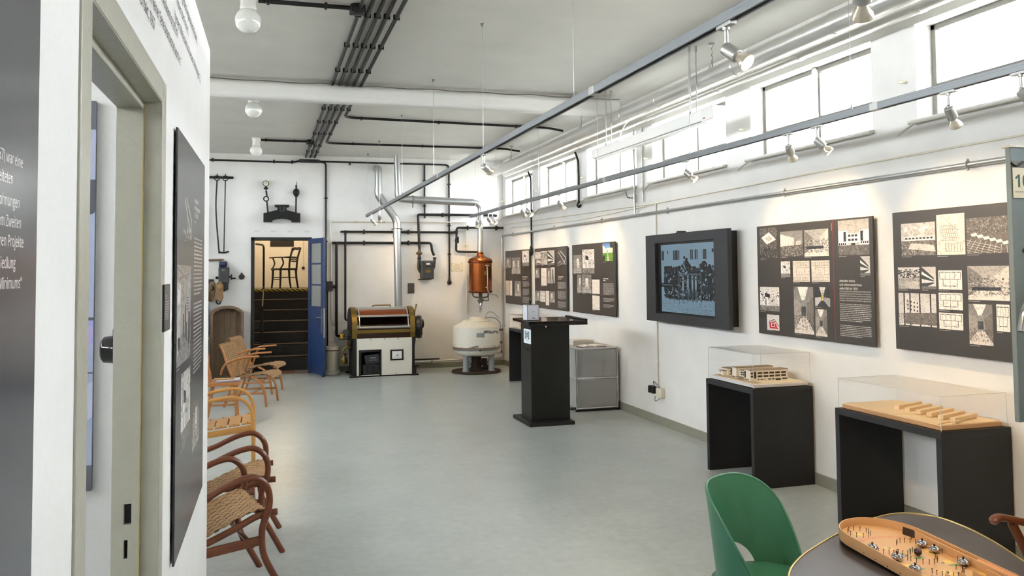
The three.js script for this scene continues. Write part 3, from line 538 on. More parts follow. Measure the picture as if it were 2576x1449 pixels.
  P('thin pale pipe across the back wall', [[0.98, 0.76, bw + 0.03], [0.965, 2.255, bw + 0.03], [3.065, 2.262, bw + 0.03], [3.065, 0.80, bw + 0.03]], 0.010, [[1.35, 2.258, 0.006, 0.016], [1.78, 2.259, 0.006, 0.016], [3.065, 1.9, 0.02, 0.007]], 0.02, mat.offwhite);
  P('thin white pipe bending behind the washing machine', [[0.985, 0.75, bw + 0.04], [1.2, 0.745, bw + 0.04]], 0.008, [], 0.02, mat.offwhite);
  P('low galvanised pipe behind the white tub', [[2.1, 0.105, bw + 0.05], [3.62, 0.115, bw + 0.05]], 0.014, [[2.5, 0.107, 0.008, 0.022]], 0.02, mat.galv);
  P('low black pipe at the foot of the back wall', [[1.95, 0.14, bw + 0.04], [2.62, 0.14, bw + 0.04]], 0.011, [], 0.02);
}
{ // gas meter, plates
  const m = thing('gas_meter', 'dark grey gas meter hanging on the back wall', 'gas meter', [2.42, 1.53, bw + 0.1]);
  obj('meter_body', [box(-0.10, 0.095, -0.155, 0.10, -0.085, 0.08, 0.02)], M(0x34373a, { roughness: 0.45 }), m);
  obj('meter_head', [box(-0.11, 0.10, 0.03, 0.13, -0.085, 0.05, 0.018), box(-0.055, 0.055, 0.035, 0.115, 0.03, 0.1, 0.012)], M(0x3b3f43, { roughness: 0.45 }), m);
  obj('meter_dial', box(-0.03, 0.025, 0.065, 0.09, 0.1, 0.103), mat.offwhite, m);
  obj('type_plate', box(-0.035, 0.04, -0.055, -0.015, 0.08, 0.083), mat.brass, m); obj('type_plate', box(-0.015, 0.018, 0.0, 0.014, 0.08, 0.083), M(0x6a4420), m);
  obj('side_pipe', pipe([[-0.115, 0.2, -0.03], [-0.125, 0.0, -0.03], [-0.09, -0.05, -0.03]], 0.024, 0.04), m.children[0].material, m); obj('side_pipe', pipe([[0.125, 0.18, -0.03], [0.115, 0.02, -0.03], [0.08, -0.02, -0.03]], 0.02, 0.04), m.children[0].material, m);
  obj('union_nut', [lathe([[0.018, -0.07], [0.02, -0.03], [0.05, -0.008], [0.05, 0.008], [0.022, 0.03], [0.018, 0.06]], 14, [-0.115, 0.245, -0.04])], M(0x6b5d44, { roughness: 0.6, metalness: 0.4 }), m); obj('union_nut', cyl(0.03, 0.03, 0.03, [-0.115, 0.165, -0.03], 'y', 8), mat.iron, m); obj('union_nut', cyl(0.028, 0.028, 0.03, [0.125, 0.165, -0.03], 'y', 8), mat.iron, m);
  obj('meter_bracket', box(-0.13, 0.07, -0.165, -0.152, -0.09, 0.0, 0.003), mat.iron, m);
  const en = (() => { const c = document.createElement('canvas'); c.width = 256; c.height = 190; const x = c.getContext('2d'); x.fillStyle = '#efe8d6'; x.fillRect(0, 0, 256, 190); x.strokeStyle = '#b8a878'; x.lineWidth = 4; x.strokeRect(6, 6, 244, 178); x.fillStyle = '#6d6350'; for (let i = 0; i < 9; i++) { const w = i ? 150 + ((i * 53) % 50) : 90; x.fillRect(i ? 36 : 80, 30 + i * 16, w, i ? 4 : 6); } const t = new THREE.CanvasTexture(c); t.colorSpace = THREE.SRGBColorSpace; return t; })();
  const pl = thing('enamel_sign', 'small cream enamel notice beside the copper boiler', 'sign', [2.915, 1.555, bw]);
  obj('plate', box(-0.088, 0.088, -0.062, 0.062, 0, 0.006, 0.002), mat.offwhite, pl);
  const f = new THREE.PlaneGeometry(0.17, 0.118).translate(0, 0, 0.0065); obj('print', f, M(0xffffff, { map: en, roughness: 0.3 }), pl, true);
  for (const [x, y] of [[-0.08, 0.055], [0.08, 0.055], [-0.08, -0.055], [0.08, -0.055]]) obj('screw', ball(0.006, [x, y, 0.006], 8), mat.brass, pl);
  tag(obj('info_plate', box(2.135, 2.235, 1.155, 1.315, bw, bw + 0.012, 0.002), M(0x4a4643, { roughness: 0.4 })), 'small dark text plate on the back wall right of the flue', 'sign');
}
{ // flues
  const f = thing('flue_pipe', 'kinked galvanised flue pipe rising from the washing machine', 'flue pipe'), z = -12.62;
  obj('lower_pipe', rod([1.955, 0.94, z], [1.935, 2.17, z], 0.058, 24), mat.galv, f);
  obj('collar', cyl(0.064, 0.064, 0.04, [1.935, 2.03, z], 'y', 24), mat.galv, f);
  obj('elbow', sweep(bent([[1.936, 2.15, z], [1.935, 2.24, z], [1.90, 2.32, z]], 0.05, 3), 0.059, { n: 24 }), mat.galv, f);
  obj('slanted_pipe', rod([1.905, 2.31, z], [1.69, 2.60, z], 0.056, 24), mat.galv, f);
  obj('elbow', sweep(bent([[1.70, 2.585, z], [1.655, 2.65, z], [1.655, 2.76, z]], 0.05, 3), 0.059, { n: 24 }), mat.galv, f);
  obj('upper_pipe', sweep(bent([[1.655, 2.74, z], [1.655, 3.05, z], [1.655, 3.08, bw + 0.01]], 0.05, 4), 0.055, { n: 24 }), mat.galv, f);
  obj('clamp', [ring(0.063, 0.008, [1.948, 2.145, z], [Math.PI / 2, 0, 0]), box(1.88, 2.03, 2.138, 2.152, z - 0.2, z - 0.06)], mat.frameSteel, f);
  const g = thing('flue_pipe', 'shiny flue pipe running from copper boiler to the ceiling', 'flue pipe'), z2 = -12.5;
  obj('riser', rod([3.205, 1.786, z2], [3.215, 2.45, z2], 0.043, 24), mat.galv, g);
  { const pts = []; for (let i = 0; i <= 16; i++) { const a = i / 16 * Math.PI / 2; pts.push(V(3.215 - 0.11 + 0.11 * Math.cos(a), 2.44 + 0.11 * Math.sin(a), z2)); } obj('ribbed_elbow', sweep(pts, (t) => 0.046 + 0.002 * Math.sin(t * 16 * Math.PI), { n: 24 }), mat.galv, g); }
  obj('crossing_pipe', rod([3.11, 2.55, z2], [2.06, 2.585, z2], 0.055, 24), mat.galv, g);
  obj('clamp', [lathe([[0.056, -0.012], [0.063, -0.012], [0.063, 0.012], [0.056, 0.012]], 24).rotateZ(Math.PI / 2).translate(2.16, 2.58, z2), rod([2.16, 2.52, z2], [2.16, 2.46, z2], 0.008)], mat.frameSteel, g);
  obj('elbow', sweep(bent([[2.08, 2.584, z2], [1.94, 2.59, z2], [1.935, 2.75, z2]], 0.13, 8), 0.053, { n: 24 }), mat.galv, g);
  obj('upper_pipe', rod([1.935, 2.70, z2], [1.92, YC, z2], 0.047, 24), mat.galv, g);
}
{ // copper boiler on the wall
  const b = thing('copper_boiler', 'polished copper water heater hanging in the corner', 'boiler', [3.195, 0, -12.47]);
  obj('shell', lathe([[0.001, 1.155], [0.13, 1.158], [0.165, 1.17], [0.178, 1.19], [0.178, 1.61], [0.183, 1.615]], 40), mat.copper, b);
  obj('slotted_band', lathe([[0.183, 1.615], [0.187, 1.618], [0.187, 1.645], [0.183, 1.648]], 40), mat.copperDark, b);
  for (let i = 0; i < 40; i++) { const a = i / 40 * 2 * Math.PI; if (Math.sin(a) > -0.3) obj('slot_fin', rotBox(0.006, 0.028, 0.008, [0.186 * Math.cos(a), 1.632, 0.186 * Math.sin(a)], [0, -a, 0]), mat.copper, b); }
  obj('dome', lathe([[0.183, 1.648], [0.178, 1.675], [0.15, 1.69], [0.085, 1.715], [0.055, 1.735], [0.048, 1.755], [0.052, 1.765], [0.052, 1.78], [0.043, 1.782]], 40), mat.copper, b);
  obj('base_ring', lathe([[0.178, 1.19], [0.186, 1.185], [0.186, 1.17], [0.17, 1.155]], 40), mat.copperDark, b);
  obj('gauge_pipe', [sweep(spline([[0.06, 1.575, 0.19], [0.065, 1.4, 0.195], [0.065, 1.22, 0.195], [0.09, 1.15, 0.2], [0.15, 1.135, 0.2], [0.2, 1.12, 0.2], [0.22, 1.09, 0.2]], 30), 0.009)], mat.galv, b);
  obj('tap_handle', [cyl(0.013, 0.013, 0.05, [0.055, 1.575, 0.195], 'z', 10), box(0.02, 0.085, 1.57, 1.582, 0.205, 0.22, 0.004), ball(0.014, [0.045, 1.24, 0.195], 10)], mat.chrome, b);
  obj('badge', box(0.02, 0.055, 1.43, 1.49, 0.172, 0.18, 0.004), mat.brass, b);
  obj('gas_fitting', [lathe([[0.03, 1.16], [0.03, 1.09], [0.022, 1.05], [0.034, 1.04], [0.034, 1.0], [0.015, 0.985]], 20), sweep(spline([[-0.13, 1.15, 0.02], [-0.11, 1.10, 0.05], [0, 1.085, 0.08], [0.1, 1.10, 0.05], [0.12, 1.15, 0.02]], 20), 0.012), ring(0.045, 0.008, [-0.01, 1.045, 0.06], [1.2, 0, 0]), box(0.03, 0.12, 1.03, 1.045, 0.04, 0.055, 0.004), rod([0.11, 1.04, 0.05], [0.11, 1.14, 0.05], 0.008)], M(0x6a655c, { roughness: 0.4, metalness: 0.7 }), b);
  obj('down_pipe', [rod([0, 1.0, 0], [-0.03, 0.87, 0.1], 0.014), lathe([[0.018, 0], [0.026, 0.02], [0.016, 0.05], [0.024, 0.09], [0.012, 0.13]], 14, [-0.01, 0.88, 0.06])], mat.chrome, b);
}
{ // white enamelled spin dryer below it
  const chips = dataTex(256, (x, y) => {
    const hh = (y - 0.5) / 0.25, low = hh < 0.3 ? Math.min(0.45, (0.3 - hh) * 0.55) : 0, n = tn(x, y, 26, 4, 21), h = Math.abs(hh - 0.78 + (x - 0.7) * 0.4) < 0.07 && x > 0.6 && x < 0.79 ? 0.26 : 0;
    const v = n + low + h + 0.05; const q = tn(x, y, 4, 3, 30) * 8;
    if (v > 0.76) return [112 + q, 116 + q, 116 + q]; if (v > 0.745) return [190, 176, 150]; return [232 + q, 228 + q, 216 + q];
  });
  const enamel = M(0xffffff, { map: chips, roughness: 0.3 });
  const t = thing('spin_dryer', 'chipped white round spin dryer on grey legs in the corner', 'spin dryer', [3.03, 0, -12.1]);
  obj('foot_plate', lathe([[0.001, 0], [0.36, 0], [0.365, 0.012], [0.36, 0.028], [0.001, 0.03]], 48), mat.rust, t);
  for (const a of [2.5, 0.64, -1.57]) { const x = 0.24 * Math.cos(a), z = 0.24 * Math.sin(a); obj('leg', lathe([[0.055, 0.028], [0.045, 0.05], [0.04, 0.22], [0.055, 0.26], [0.06, 0.28]], 16, [x, 0, z]), mat.greyPaint, t); }
  obj('motor', lathe([[0.11, 0.03], [0.1, 0.06], [0.075, 0.08], [0.085, 0.12], [0.07, 0.14], [0.075, 0.27]], 24), mat.rust, t);
  obj('motor_box', [box(0.07, 0.14, 0.1, 0.2, 0.02, 0.08, 0.01), cyl(0.03, 0.03, 0.08, [0.13, 0.07, 0.06], 'x', 12)], mat.rust, t);
  obj('bowl', lathe([[0.001, 0.235], [0.2, 0.24], [0.28, 0.26], [0.32, 0.30], [0.34, 0.34]], 48), enamel, t, true);
  obj('drum_wall', lathe([[0.345, 0.335], [0.35, 0.36], [0.343, 0.37], [0.342, 0.66], [0.335, 0.675]], 48).rotateY(2.6), enamel, t, true);
  obj('steel_band', lathe([[0.343, 0.36], [0.353, 0.362], [0.353, 0.378], [0.343, 0.38]], 48), M(0x8a6f55, { roughness: 0.6, metalness: 0.3 }), t);
  obj('shoulder', lathe([[0.335, 0.675], [0.31, 0.69], [0.2, 0.745], [0.17, 0.75]], 48), M(0xe9e3d3, { roughness: 0.3, map: rep(plaster, 4) }), t);
  obj('lid', lathe([[0.2, 0.745], [0.205, 0.755], [0.19, 0.765], [0.1, 0.775], [0.09, 0.80], [0.06, 0.81], [0.001, 0.81]], 32), mat.offwhite, t);
  obj('lid_hinge', [box(-0.16, -0.02, 0.765, 0.785, 0.02, 0.07, 0.006), box(0.03, 0.12, 0.77, 0.80, -0.03, 0.05, 0.006)], mat.offwhite, t);
  obj('name_plate', rotBox(0.12, 0.06, 0.006, [-0.02, 0.565, 0.341], [0, 0, 0], 0.002), mat.greyPaint, t);
  obj('bolt', [ball(0.012, [-0.03, 0.345, 0.35], 10)], mat.iron, t);
  obj('water_pipe', [sweep(bent([[0.12, 0.80, 0.05], [0.28, 0.80, 0.05], [0.36, 0.72, 0.05], [0.375, 0.55, 0.05], [0.375, 0.27, 0.05], [0.3, 0.27, 0.05]], 0.05), 0.010)], mat.galv, t);
  obj('pipe_valve', [cyl(0.018, 0.018, 0.06, [0.37, 0.615, 0.05], 'x', 10), ball(0.022, [0.375, 0.43, 0.05], 10), ball(0.018, [0.375, 0.285, 0.05], 10)], M(0x6a655c, { roughness: 0.4, metalness: 0.7 }), t);
  obj('copper_loop', sweep(spline([[0.14, 0.79, 0.02], [0.18, 0.87, 0.0], [0.27, 0.87, -0.05], [0.37, 0.78, -0.05]], 16), 0.006, { n: 6 }), mat.galv, t);
}
{ // old drum washing machine
  const w = thing('washing_machine', 'old drum washing machine with white front and copper trough', 'washing machine', [0, 0, 0]);
  const zf = -12.05, zb = -12.65;
  const fp = polyShape([[1.27, 0.02], [2.06, 0.02], [2.06, 0.545], [1.27, 0.545]]); fp.holes.push(new THREE.Path([[1.325, 0.03], [1.60, 0.03], [1.60, 0.36], [1.325, 0.36]].map(([p, q]) => new THREE.Vector2(p, q))));
  obj('front_panel', extrude(fp, 0.01).translate(0, 0, zf - 0.01), M(0xe8e6dc, { roughness: 0.3 }), w);
  obj('back_panel', box(1.27, 2.06, 0.0, 0.5, zb, zb + 0.01), mat.iron, w); obj('floor_pan', box(1.27, 2.06, 0.0, 0.02, zb, zf - 0.01), mat.iron, w);
  obj('side_frame', [box(1.22, 1.27, 0, 0.56, zb, zf + 0.005, 0.006)], mat.iron, w); obj('side_frame', [box(2.06, 2.10, 0, 0.56, zb, zf + 0.005, 0.006)], mat.iron, w);
  for (const [x, z] of [[1.17, zf + 0.02], [2.03, zf + 0.02], [1.17, zb], [2.03, zb]]) obj('foot', [box(x, x + 0.12, 0, 0.02, z - 0.05, z + 0.02, 0.004)], mat.iron, w);
  obj('side_bracket', [box(2.10, 2.17, 0.115, 0.135, zf - 0.08, zf - 0.02, 0.004), box(2.10, 2.13, 0.02, 0.12, zf - 0.07, zf - 0.03, 0.004)], mat.iron, w);
  for (const x of [1.47, 1.665, 1.86]) obj('bolt', cyl(0.012, 0.012, 0.012, [x, 0.53, zf + 0.003], 'z', 8), mat.galv, w); obj('bolt', cyl(0.011, 0.011, 0.012, [1.83, 0.035, zf + 0.003], 'z', 8), mat.galv, w);
  // motor hatch with slumped engine
  obj('hatch_frame', [box(1.30, 1.62, 0.355, 0.385, zf, zf + 0.006), box(1.30, 1.33, 0.02, 0.385, zf, zf + 0.006), box(1.595, 1.62, 0.02, 0.385, zf, zf + 0.006)], mat.blackMatt, w);
  obj('motor_cover', [rotBox(0.2, 0.14, 0.03, [1.49, 0.245, zf - 0.03], [0, 0, 0.13], 0.008), box(1.36, 1.595, 0.03, 0.17, zf - 0.06, zf - 0.02, 0.008)], M(0x1e2024, { roughness: 0.5 }), w);
  for (let i = 0; i < 5; i++) obj('cooling_fin', box(1.41 + i * 0.036, 1.425 + i * 0.036, 0.04, 0.155, zf - 0.022, zf - 0.008, 0.003), mat.iron, w);
  obj('motor_mark', [box(1.46, 1.54, 0.262, 0.272, zf - 0.0155, zf - 0.0135), box(1.44, 1.56, 0.235, 0.24, zf - 0.0155, zf - 0.0135)], mat.greyPaint, w);
  obj('coin_meter_frame', box(1.745, 1.935, 0.225, 0.375, zf, zf + 0.012, 0.004), mat.black, w); obj('coin_meter_face', box(1.77, 1.91, 0.245, 0.355, zf + 0.012, zf + 0.018, 0.004), mat.white, w); obj('coin_lock', [cyl(0.014, 0.014, 0.01, [1.845, 0.295, zf + 0.02], 'z', 12), box(1.79, 1.89, 0.266, 0.271, zf + 0.017, zf + 0.0195)], mat.greyPaint, w);
  // drum trough: half cylinder belly, rims of brass, copper lid
  const cx = zb + 0.30, cy = 0.66, R = 0.31;
  const arc = (r, a0, a1, n = 24) => Array.from({ length: n + 1 }, (_, i) => { const a = a0 + (a1 - a0) * i / n; return [cx + r * Math.cos(a), cy + r * Math.sin(a)]; });
  const shellProfile = [...arc(R, -2.2, 0.25), ...arc(R - 0.008, 0.25, -2.2)];
  const sh = extrude(polyShape(shellProfile), 0.86).rotateY(-Math.PI / 2).translate(2.09, 0, 0);
  obj('trough_belly', sh, M(0x3d2a20, { roughness: 0.4, metalness: 0.55, map: rep(plaster, 5) }), w);
  obj('trough_lip', [box(1.24, 2.09, 0.62, 0.665, zf + 0.0, zf + 0.02, 0.004)], mat.brass, w);
  const rim = (x0, x1) => extrude(polyShape([...arc(R + 0.015, -0.35, Math.PI * 0.72), ...arc(R - 0.05, Math.PI * 0.72, -0.35)]), x1 - x0).rotateY(-Math.PI / 2).translate(x1, 0, 0);
  obj('brass_rim', rim(1.205, 1.275), mat.brass, w); obj('brass_rim', rim(2.035, 2.105), mat.brass, w);
  obj('end_plate', [extrude(polyShape([...arc(R, -2.6, Math.PI * 0.8)]), 0.03).rotateY(-Math.PI / 2).translate(1.22, 0, 0)], mat.iron, w); obj('end_plate', [extrude(polyShape([...arc(R, -2.6, Math.PI * 0.8)]), 0.03).rotateY(-Math.PI / 2).translate(2.12, 0, 0)], mat.iron, w);
  obj('copper_lid', extrude(polyShape([...arc(R - 0.01, 0.72, 1.35, 10), ...arc(R - 0.02, 1.35, 0.72, 10)]), 0.70).rotateY(-Math.PI / 2).translate(2.01, 0, 0), M(0x8a4a28, { roughness: 0.3, metalness: 0.85 }), w);
  const bar = (a, r, t) => box(1.285, 2.03, cy + r * Math.sin(a) - t, cy + r * Math.sin(a) + t, cx + r * Math.cos(a) - t, cx + r * Math.cos(a) + t, 0.004);
  obj('lid_bar', bar(1.33, R, 0.02), mat.silver, w); obj('lid_bar', bar(0.70, R, 0.014), mat.silver, w);
  obj('lid_bar', [sweep(arc(R - 0.005, 0.12, 1.33, 12).map(([z, y]) => V(1.31, y, z)), [0.022, 0.008], { section: RRECT })], mat.silver, w); obj('lid_bar', [sweep(arc(R - 0.005, 0.12, 1.33, 12).map(([z, y]) => V(2.01, y, z)), [0.022, 0.008], { section: RRECT })], mat.silver, w);
  obj('roller', [cyl(0.022, 0.022, 0.76, [1.655, 0.70, zf - 0.01], 'x', 20)], mat.galv, w);
  for (const x of [1.285, 2.035]) obj('roller_end', ball(0.03, [x, 0.705, zf - 0.005], 12), mat.steelTrack, w);
  obj('drum_shell', [extrude(polyShape([...arc(R - 0.03, 0.72, 2 * Math.PI + 0.1, 40), ...arc(R - 0.036, 2 * Math.PI + 0.1, 0.72, 40)]), 0.74).rotateY(-Math.PI / 2).translate(2.025, 0, 0)], M(0x5a4a40, { roughness: 0.45, metalness: 0.5 }), w);
  for (const x of [1.288, 2.022]) obj('drum_end', cyl(R - 0.032, R - 0.032, 0.006, [x, cy, cx], 'x', 36), M(0x5a4a40, { roughness: 0.45, metalness: 0.5 }), w);
  obj('top_handle', [sweep(bent([[1.53, 0.975, cx + 0.03], [1.53, 1.005, cx + 0.03], [1.79, 1.005, cx + 0.03], [1.79, 0.975, cx + 0.03]], 0.02), 0.01)], M(0x7a6a44, { roughness: 0.4, metalness: 0.7 }), w);
  // gear housing and lever at the right, inlet valves at the left
  obj('gear_housing', [cyl(0.15, 0.17, 0.06, [2.15, 0.68, zf - 0.16], 'x', 32), cyl(0.10, 0.06, 0.09, [2.21, 0.73, zf - 0.14], 'x', 24), cyl(0.17, 0.165, 0.03, [2.2, 0.68, zf - 0.16], 'x', 32)], M(0x1c1a1a, { roughness: 0.35 }), w);
  for (let i = 0; i < 10; i++) { const a = i / 10 * 6.28; obj('bolt', cyl(0.011, 0.011, 0.012, [2.218, 0.68 + 0.155 * Math.sin(a), zf - 0.16 + 0.155 * Math.cos(a)], 'x', 6), mat.iron, w); }
  obj('lever', [rod([2.115, 0.86, zf - 0.15], [2.15, 1.0, zf - 0.15], 0.011), ball(0.014, [2.152, 1.005, zf - 0.15], 10)], mat.brass, w);
  obj('inlet_valve', [cyl(0.05, 0.05, 0.06, [1.165, 0.60, zf - 0.14], 'x', 16), box(1.10, 1.19, 0.53, 0.67, zf - 0.22, zf - 0.1, 0.02), cyl(0.02, 0.02, 0.12, [1.09, 0.55, zf - 0.1], 'x', 12)], M(0x4a4a44, { roughness: 0.5, metalness: 0.5 }), w);
  obj('brass_valve', [cyl(0.026, 0.026, 0.05, [1.07, 0.575, zf - 0.1], 'y', 12), box(1.04, 1.10, 0.60, 0.615, zf - 0.115, zf - 0.085, 0.004)], M(0xc79a35, { roughness: 0.35, metalness: 0.8 }), w);
  obj('drain_tap', [sweep(spline([[1.22, 0.42, zf - 0.12], [1.15, 0.43, zf - 0.1], [1.10, 0.40, zf - 0.1], [1.09, 0.36, zf - 0.1]], 12), 0.016), rod([1.14, 0.44, zf - 0.1], [1.15, 0.50, zf - 0.1], 0.01), box(1.12, 1.19, 0.5, 0.515, zf - 0.11, zf - 0.09, 0.004)], M(0x7a6530, { roughness: 0.45, metalness: 0.7 }), w);
  obj('drain_tap', [lathe([[0.02, 0.17], [0.05, 0.19], [0.045, 0.25], [0.02, 0.27], [0.02, 0.3], [0.035, 0.31], [0.035, 0.325], [0.001, 0.325]], 16, [1.12, 0, zf - 0.25])], M(0x7a6530, { roughness: 0.45, metalness: 0.7 }), w);
}
{ // stoneware bin
  const b = thing('lidded_bin', 'cream cylindrical bin with lid beside the blue door', 'bin', [0.97, 0, -12.56]);
  obj('bin_body', lathe([[0.001, 0], [0.115, 0.0], [0.118, 0.01], [0.118, 0.055], [0.104, 0.06], [0.1, 0.065], [0.1, 0.36], [0.001, 0.36]], 32), M(0xcfc9b8, { roughness: 0.3 }), b);
  obj('rim_line', lathe([[0.1, 0.345], [0.104, 0.348], [0.104, 0.356], [0.1, 0.358]], 32), M(0x8a5a48), b);
  obj('bin_lid', lathe([[0.105, 0.36], [0.108, 0.365], [0.107, 0.39], [0.095, 0.41], [0.06, 0.418], [0.001, 0.42]], 32), M(0xd4cfc0, { roughness: 0.25 }), b);
}
{ // boiler fitting with gauge mounted over the door
  const b = thing('boiler_fitting', 'black cast iron boiler fitting with gauge above the door', 'wall exhibit', [0.255, 2.25, bw + 0.002]);
  const s = new THREE.Shape(); s.moveTo(-0.255, 0); s.lineTo(-0.255, 0.115); s.bezierCurveTo(-0.19, 0.12, -0.14, 0.15, -0.06, 0.16); s.lineTo(-0.055, 0.215); s.lineTo(-0.095, 0.225); s.lineTo(-0.095, 0.24); s.lineTo(0.095, 0.24); s.lineTo(0.095, 0.225); s.lineTo(0.055, 0.215); s.lineTo(0.06, 0.16); s.bezierCurveTo(0.14, 0.15, 0.19, 0.12, 0.255, 0.115); s.lineTo(0.255, 0); s.lineTo(0.145, 0); s.lineTo(0.145, 0.02); s.bezierCurveTo(0.06, 0.06, -0.06, 0.06, -0.145, 0.02); s.lineTo(-0.145, 0);
  obj('manifold', [extrude(s, 0.09, 0.008).translate(0, 0, 0.01), cyl(0.095, 0.095, 0.016, [0, 0.232, 0.1], 'y', 28), cyl(0.05, 0.06, 0.1, [0, 0.19, 0.07], 'y', 24)], mat.iron, b);
  obj('siphon_pipe', [sweep(spline([[-0.195, 0.11, 0.05], [-0.205, 0.19, 0.05], [-0.21, 0.25, 0.05], [-0.215, 0.30, 0.05]], 10), 0.013), ring(0.034, 0.009, [-0.225, 0.335, 0.05]), rod([-0.215, 0.37, 0.05], [-0.225, 0.46, 0.05], 0.013), cyl(0.02, 0.038, 0.03, [-0.228, 0.485, 0.05], 'y', 14)], mat.iron, b);
  obj('gauge_case', [cyl(0.045, 0.045, 0.03, [-0.23, 0.56, 0.05], 'z', 24), cyl(0.014, 0.014, 0.05, [-0.229, 0.51, 0.05], 'y', 10)], mat.iron, b);
  obj('gauge_dial', [cyl(0.036, 0.036, 0.004, [-0.23, 0.56, 0.067], 'z', 24)], M(0xd6d3bc), b); obj('gauge_needle', rotBox(0.004, 0.03, 0.002, [-0.224, 0.566, 0.0705], [0, 0, -0.8]), mat.black, b);
  obj('valve_stem', rod([0.2, 0.1, 0.05], [0.205, 0.40, 0.05], 0.013), mat.iron, b);
  obj('valve_weight', lathe([[0.001, 0.37], [0.018, 0.372], [0.03, 0.385], [0.048, 0.42], [0.05, 0.44], [0.046, 0.46], [0.03, 0.485], [0.014, 0.495], [0.012, 0.52], [0.016, 0.525], [0.012, 0.545], [0.005, 0.555], [0.004, 0.60], [0.001, 0.6]], 20, [0.205, 0, 0.05]), mat.iron, b);
  const nums = (x) => { for (let i = 0; i < 4; i++) g4.push(box(x - 0.036 + i * 0.019, x - 0.022 + i * 0.019, 2.095, 2.118, bw, bw + 0.002)); }; let g4;
  for (const [i, x] of [-0.1, 0.135, 0.375, 0.62].entries()) { g4 = []; nums(x); tag(obj('number_mark', g4, M(0xcfd2d2)), ['first faint grey number mark above the doorway from the left', 'second faint grey number mark above the doorway', 'third faint grey number mark above the doorway', 'rightmost faint grey number mark above the doorway'][i], 'lettering', 'number marks above the doorway'); }
}
{ // tool rack with rakes
  const t = thing('tool_rack', 'black iron rack rail on the back wall holding fire tools', 'rack');
  obj('rack_rail', box(-0.95, -0.43, 2.87, 2.905, bw + 0.03, bw + 0.05, 0.004), mat.iron, t);
  for (const x of [-0.77, -0.655, -0.54]) obj('hook', [rod([x, 2.945, bw + 0.03], [x, 2.87, bw + 0.045], 0.006)], mat.iron, t);
  const eye = (x) => ring(0.036, 0.007, [x, 2.875, bw + 0.065], [0.3, 0, 0]);
  const tool = (x, label) => { const o = thing('fire_iron', label, 'tool', [0, 0, 0], 0, 'long iron fire tools'); obj('eye', eye(x), mat.iron, o); return o; };
  const a = tool(-0.655, 'long bent iron poker hanging second on the tool rack');
  obj('shaft', sweep(spline([[-0.655, 2.84, bw + 0.06], [-0.668, 2.5, bw + 0.06], [-0.655, 2.2, bw + 0.05], [-0.62, 1.78, bw + 0.04]], 24), 0.011), mat.iron, a);
  const b = tool(-0.54, 'straight iron rake with curved foot hanging last on the rack');
  obj('shaft', rod([-0.54, 2.84, bw + 0.06], [-0.555, 1.80, bw + 0.05], 0.008), mat.iron, b); obj('rake_head', sweep(spline([[-0.625, 1.805, bw + 0.05], [-0.56, 1.79, bw + 0.055], [-0.485, 1.81, bw + 0.06]], 10), 0.012), mat.iron, b);
  const c = tool(-0.80, 'iron fire tool hanging first on the rack, half hidden by the partition');
  obj('shaft', rod([-0.77, 2.83, bw + 0.06], [-0.79, 1.7, bw + 0.05], 0.010), mat.iron, c);
  const w = thing('water_gauge', 'brass and glass water level gauge at the partition edge', 'gauge', [-0.835, 0, bw + 0.03]);
  obj('glass_tube', rod([0, 2.03, 0], [0, 2.40, 0], 0.022, 12), M(0xc8c07a, { roughness: 0.2 }), w); obj('fitting', [box(-0.04, 0.04, 2.38, 2.45, -0.03, 0.04, 0.01), box(-0.03, 0.03, 2.0, 2.04, -0.03, 0.03, 0.008)], mat.frameSteel, w);
  tag(obj('wooden_paddle', [sweep([V(-0.95, 1.675, bw + 0.03), V(-0.6, 1.69, bw + 0.03), V(-0.555, 1.692, bw + 0.03)], (t) => t < 0.9 ? 0.016 : 0.008)], mat.oldWood), 'short wooden stick hung level below the fire tools', 'tool');
}
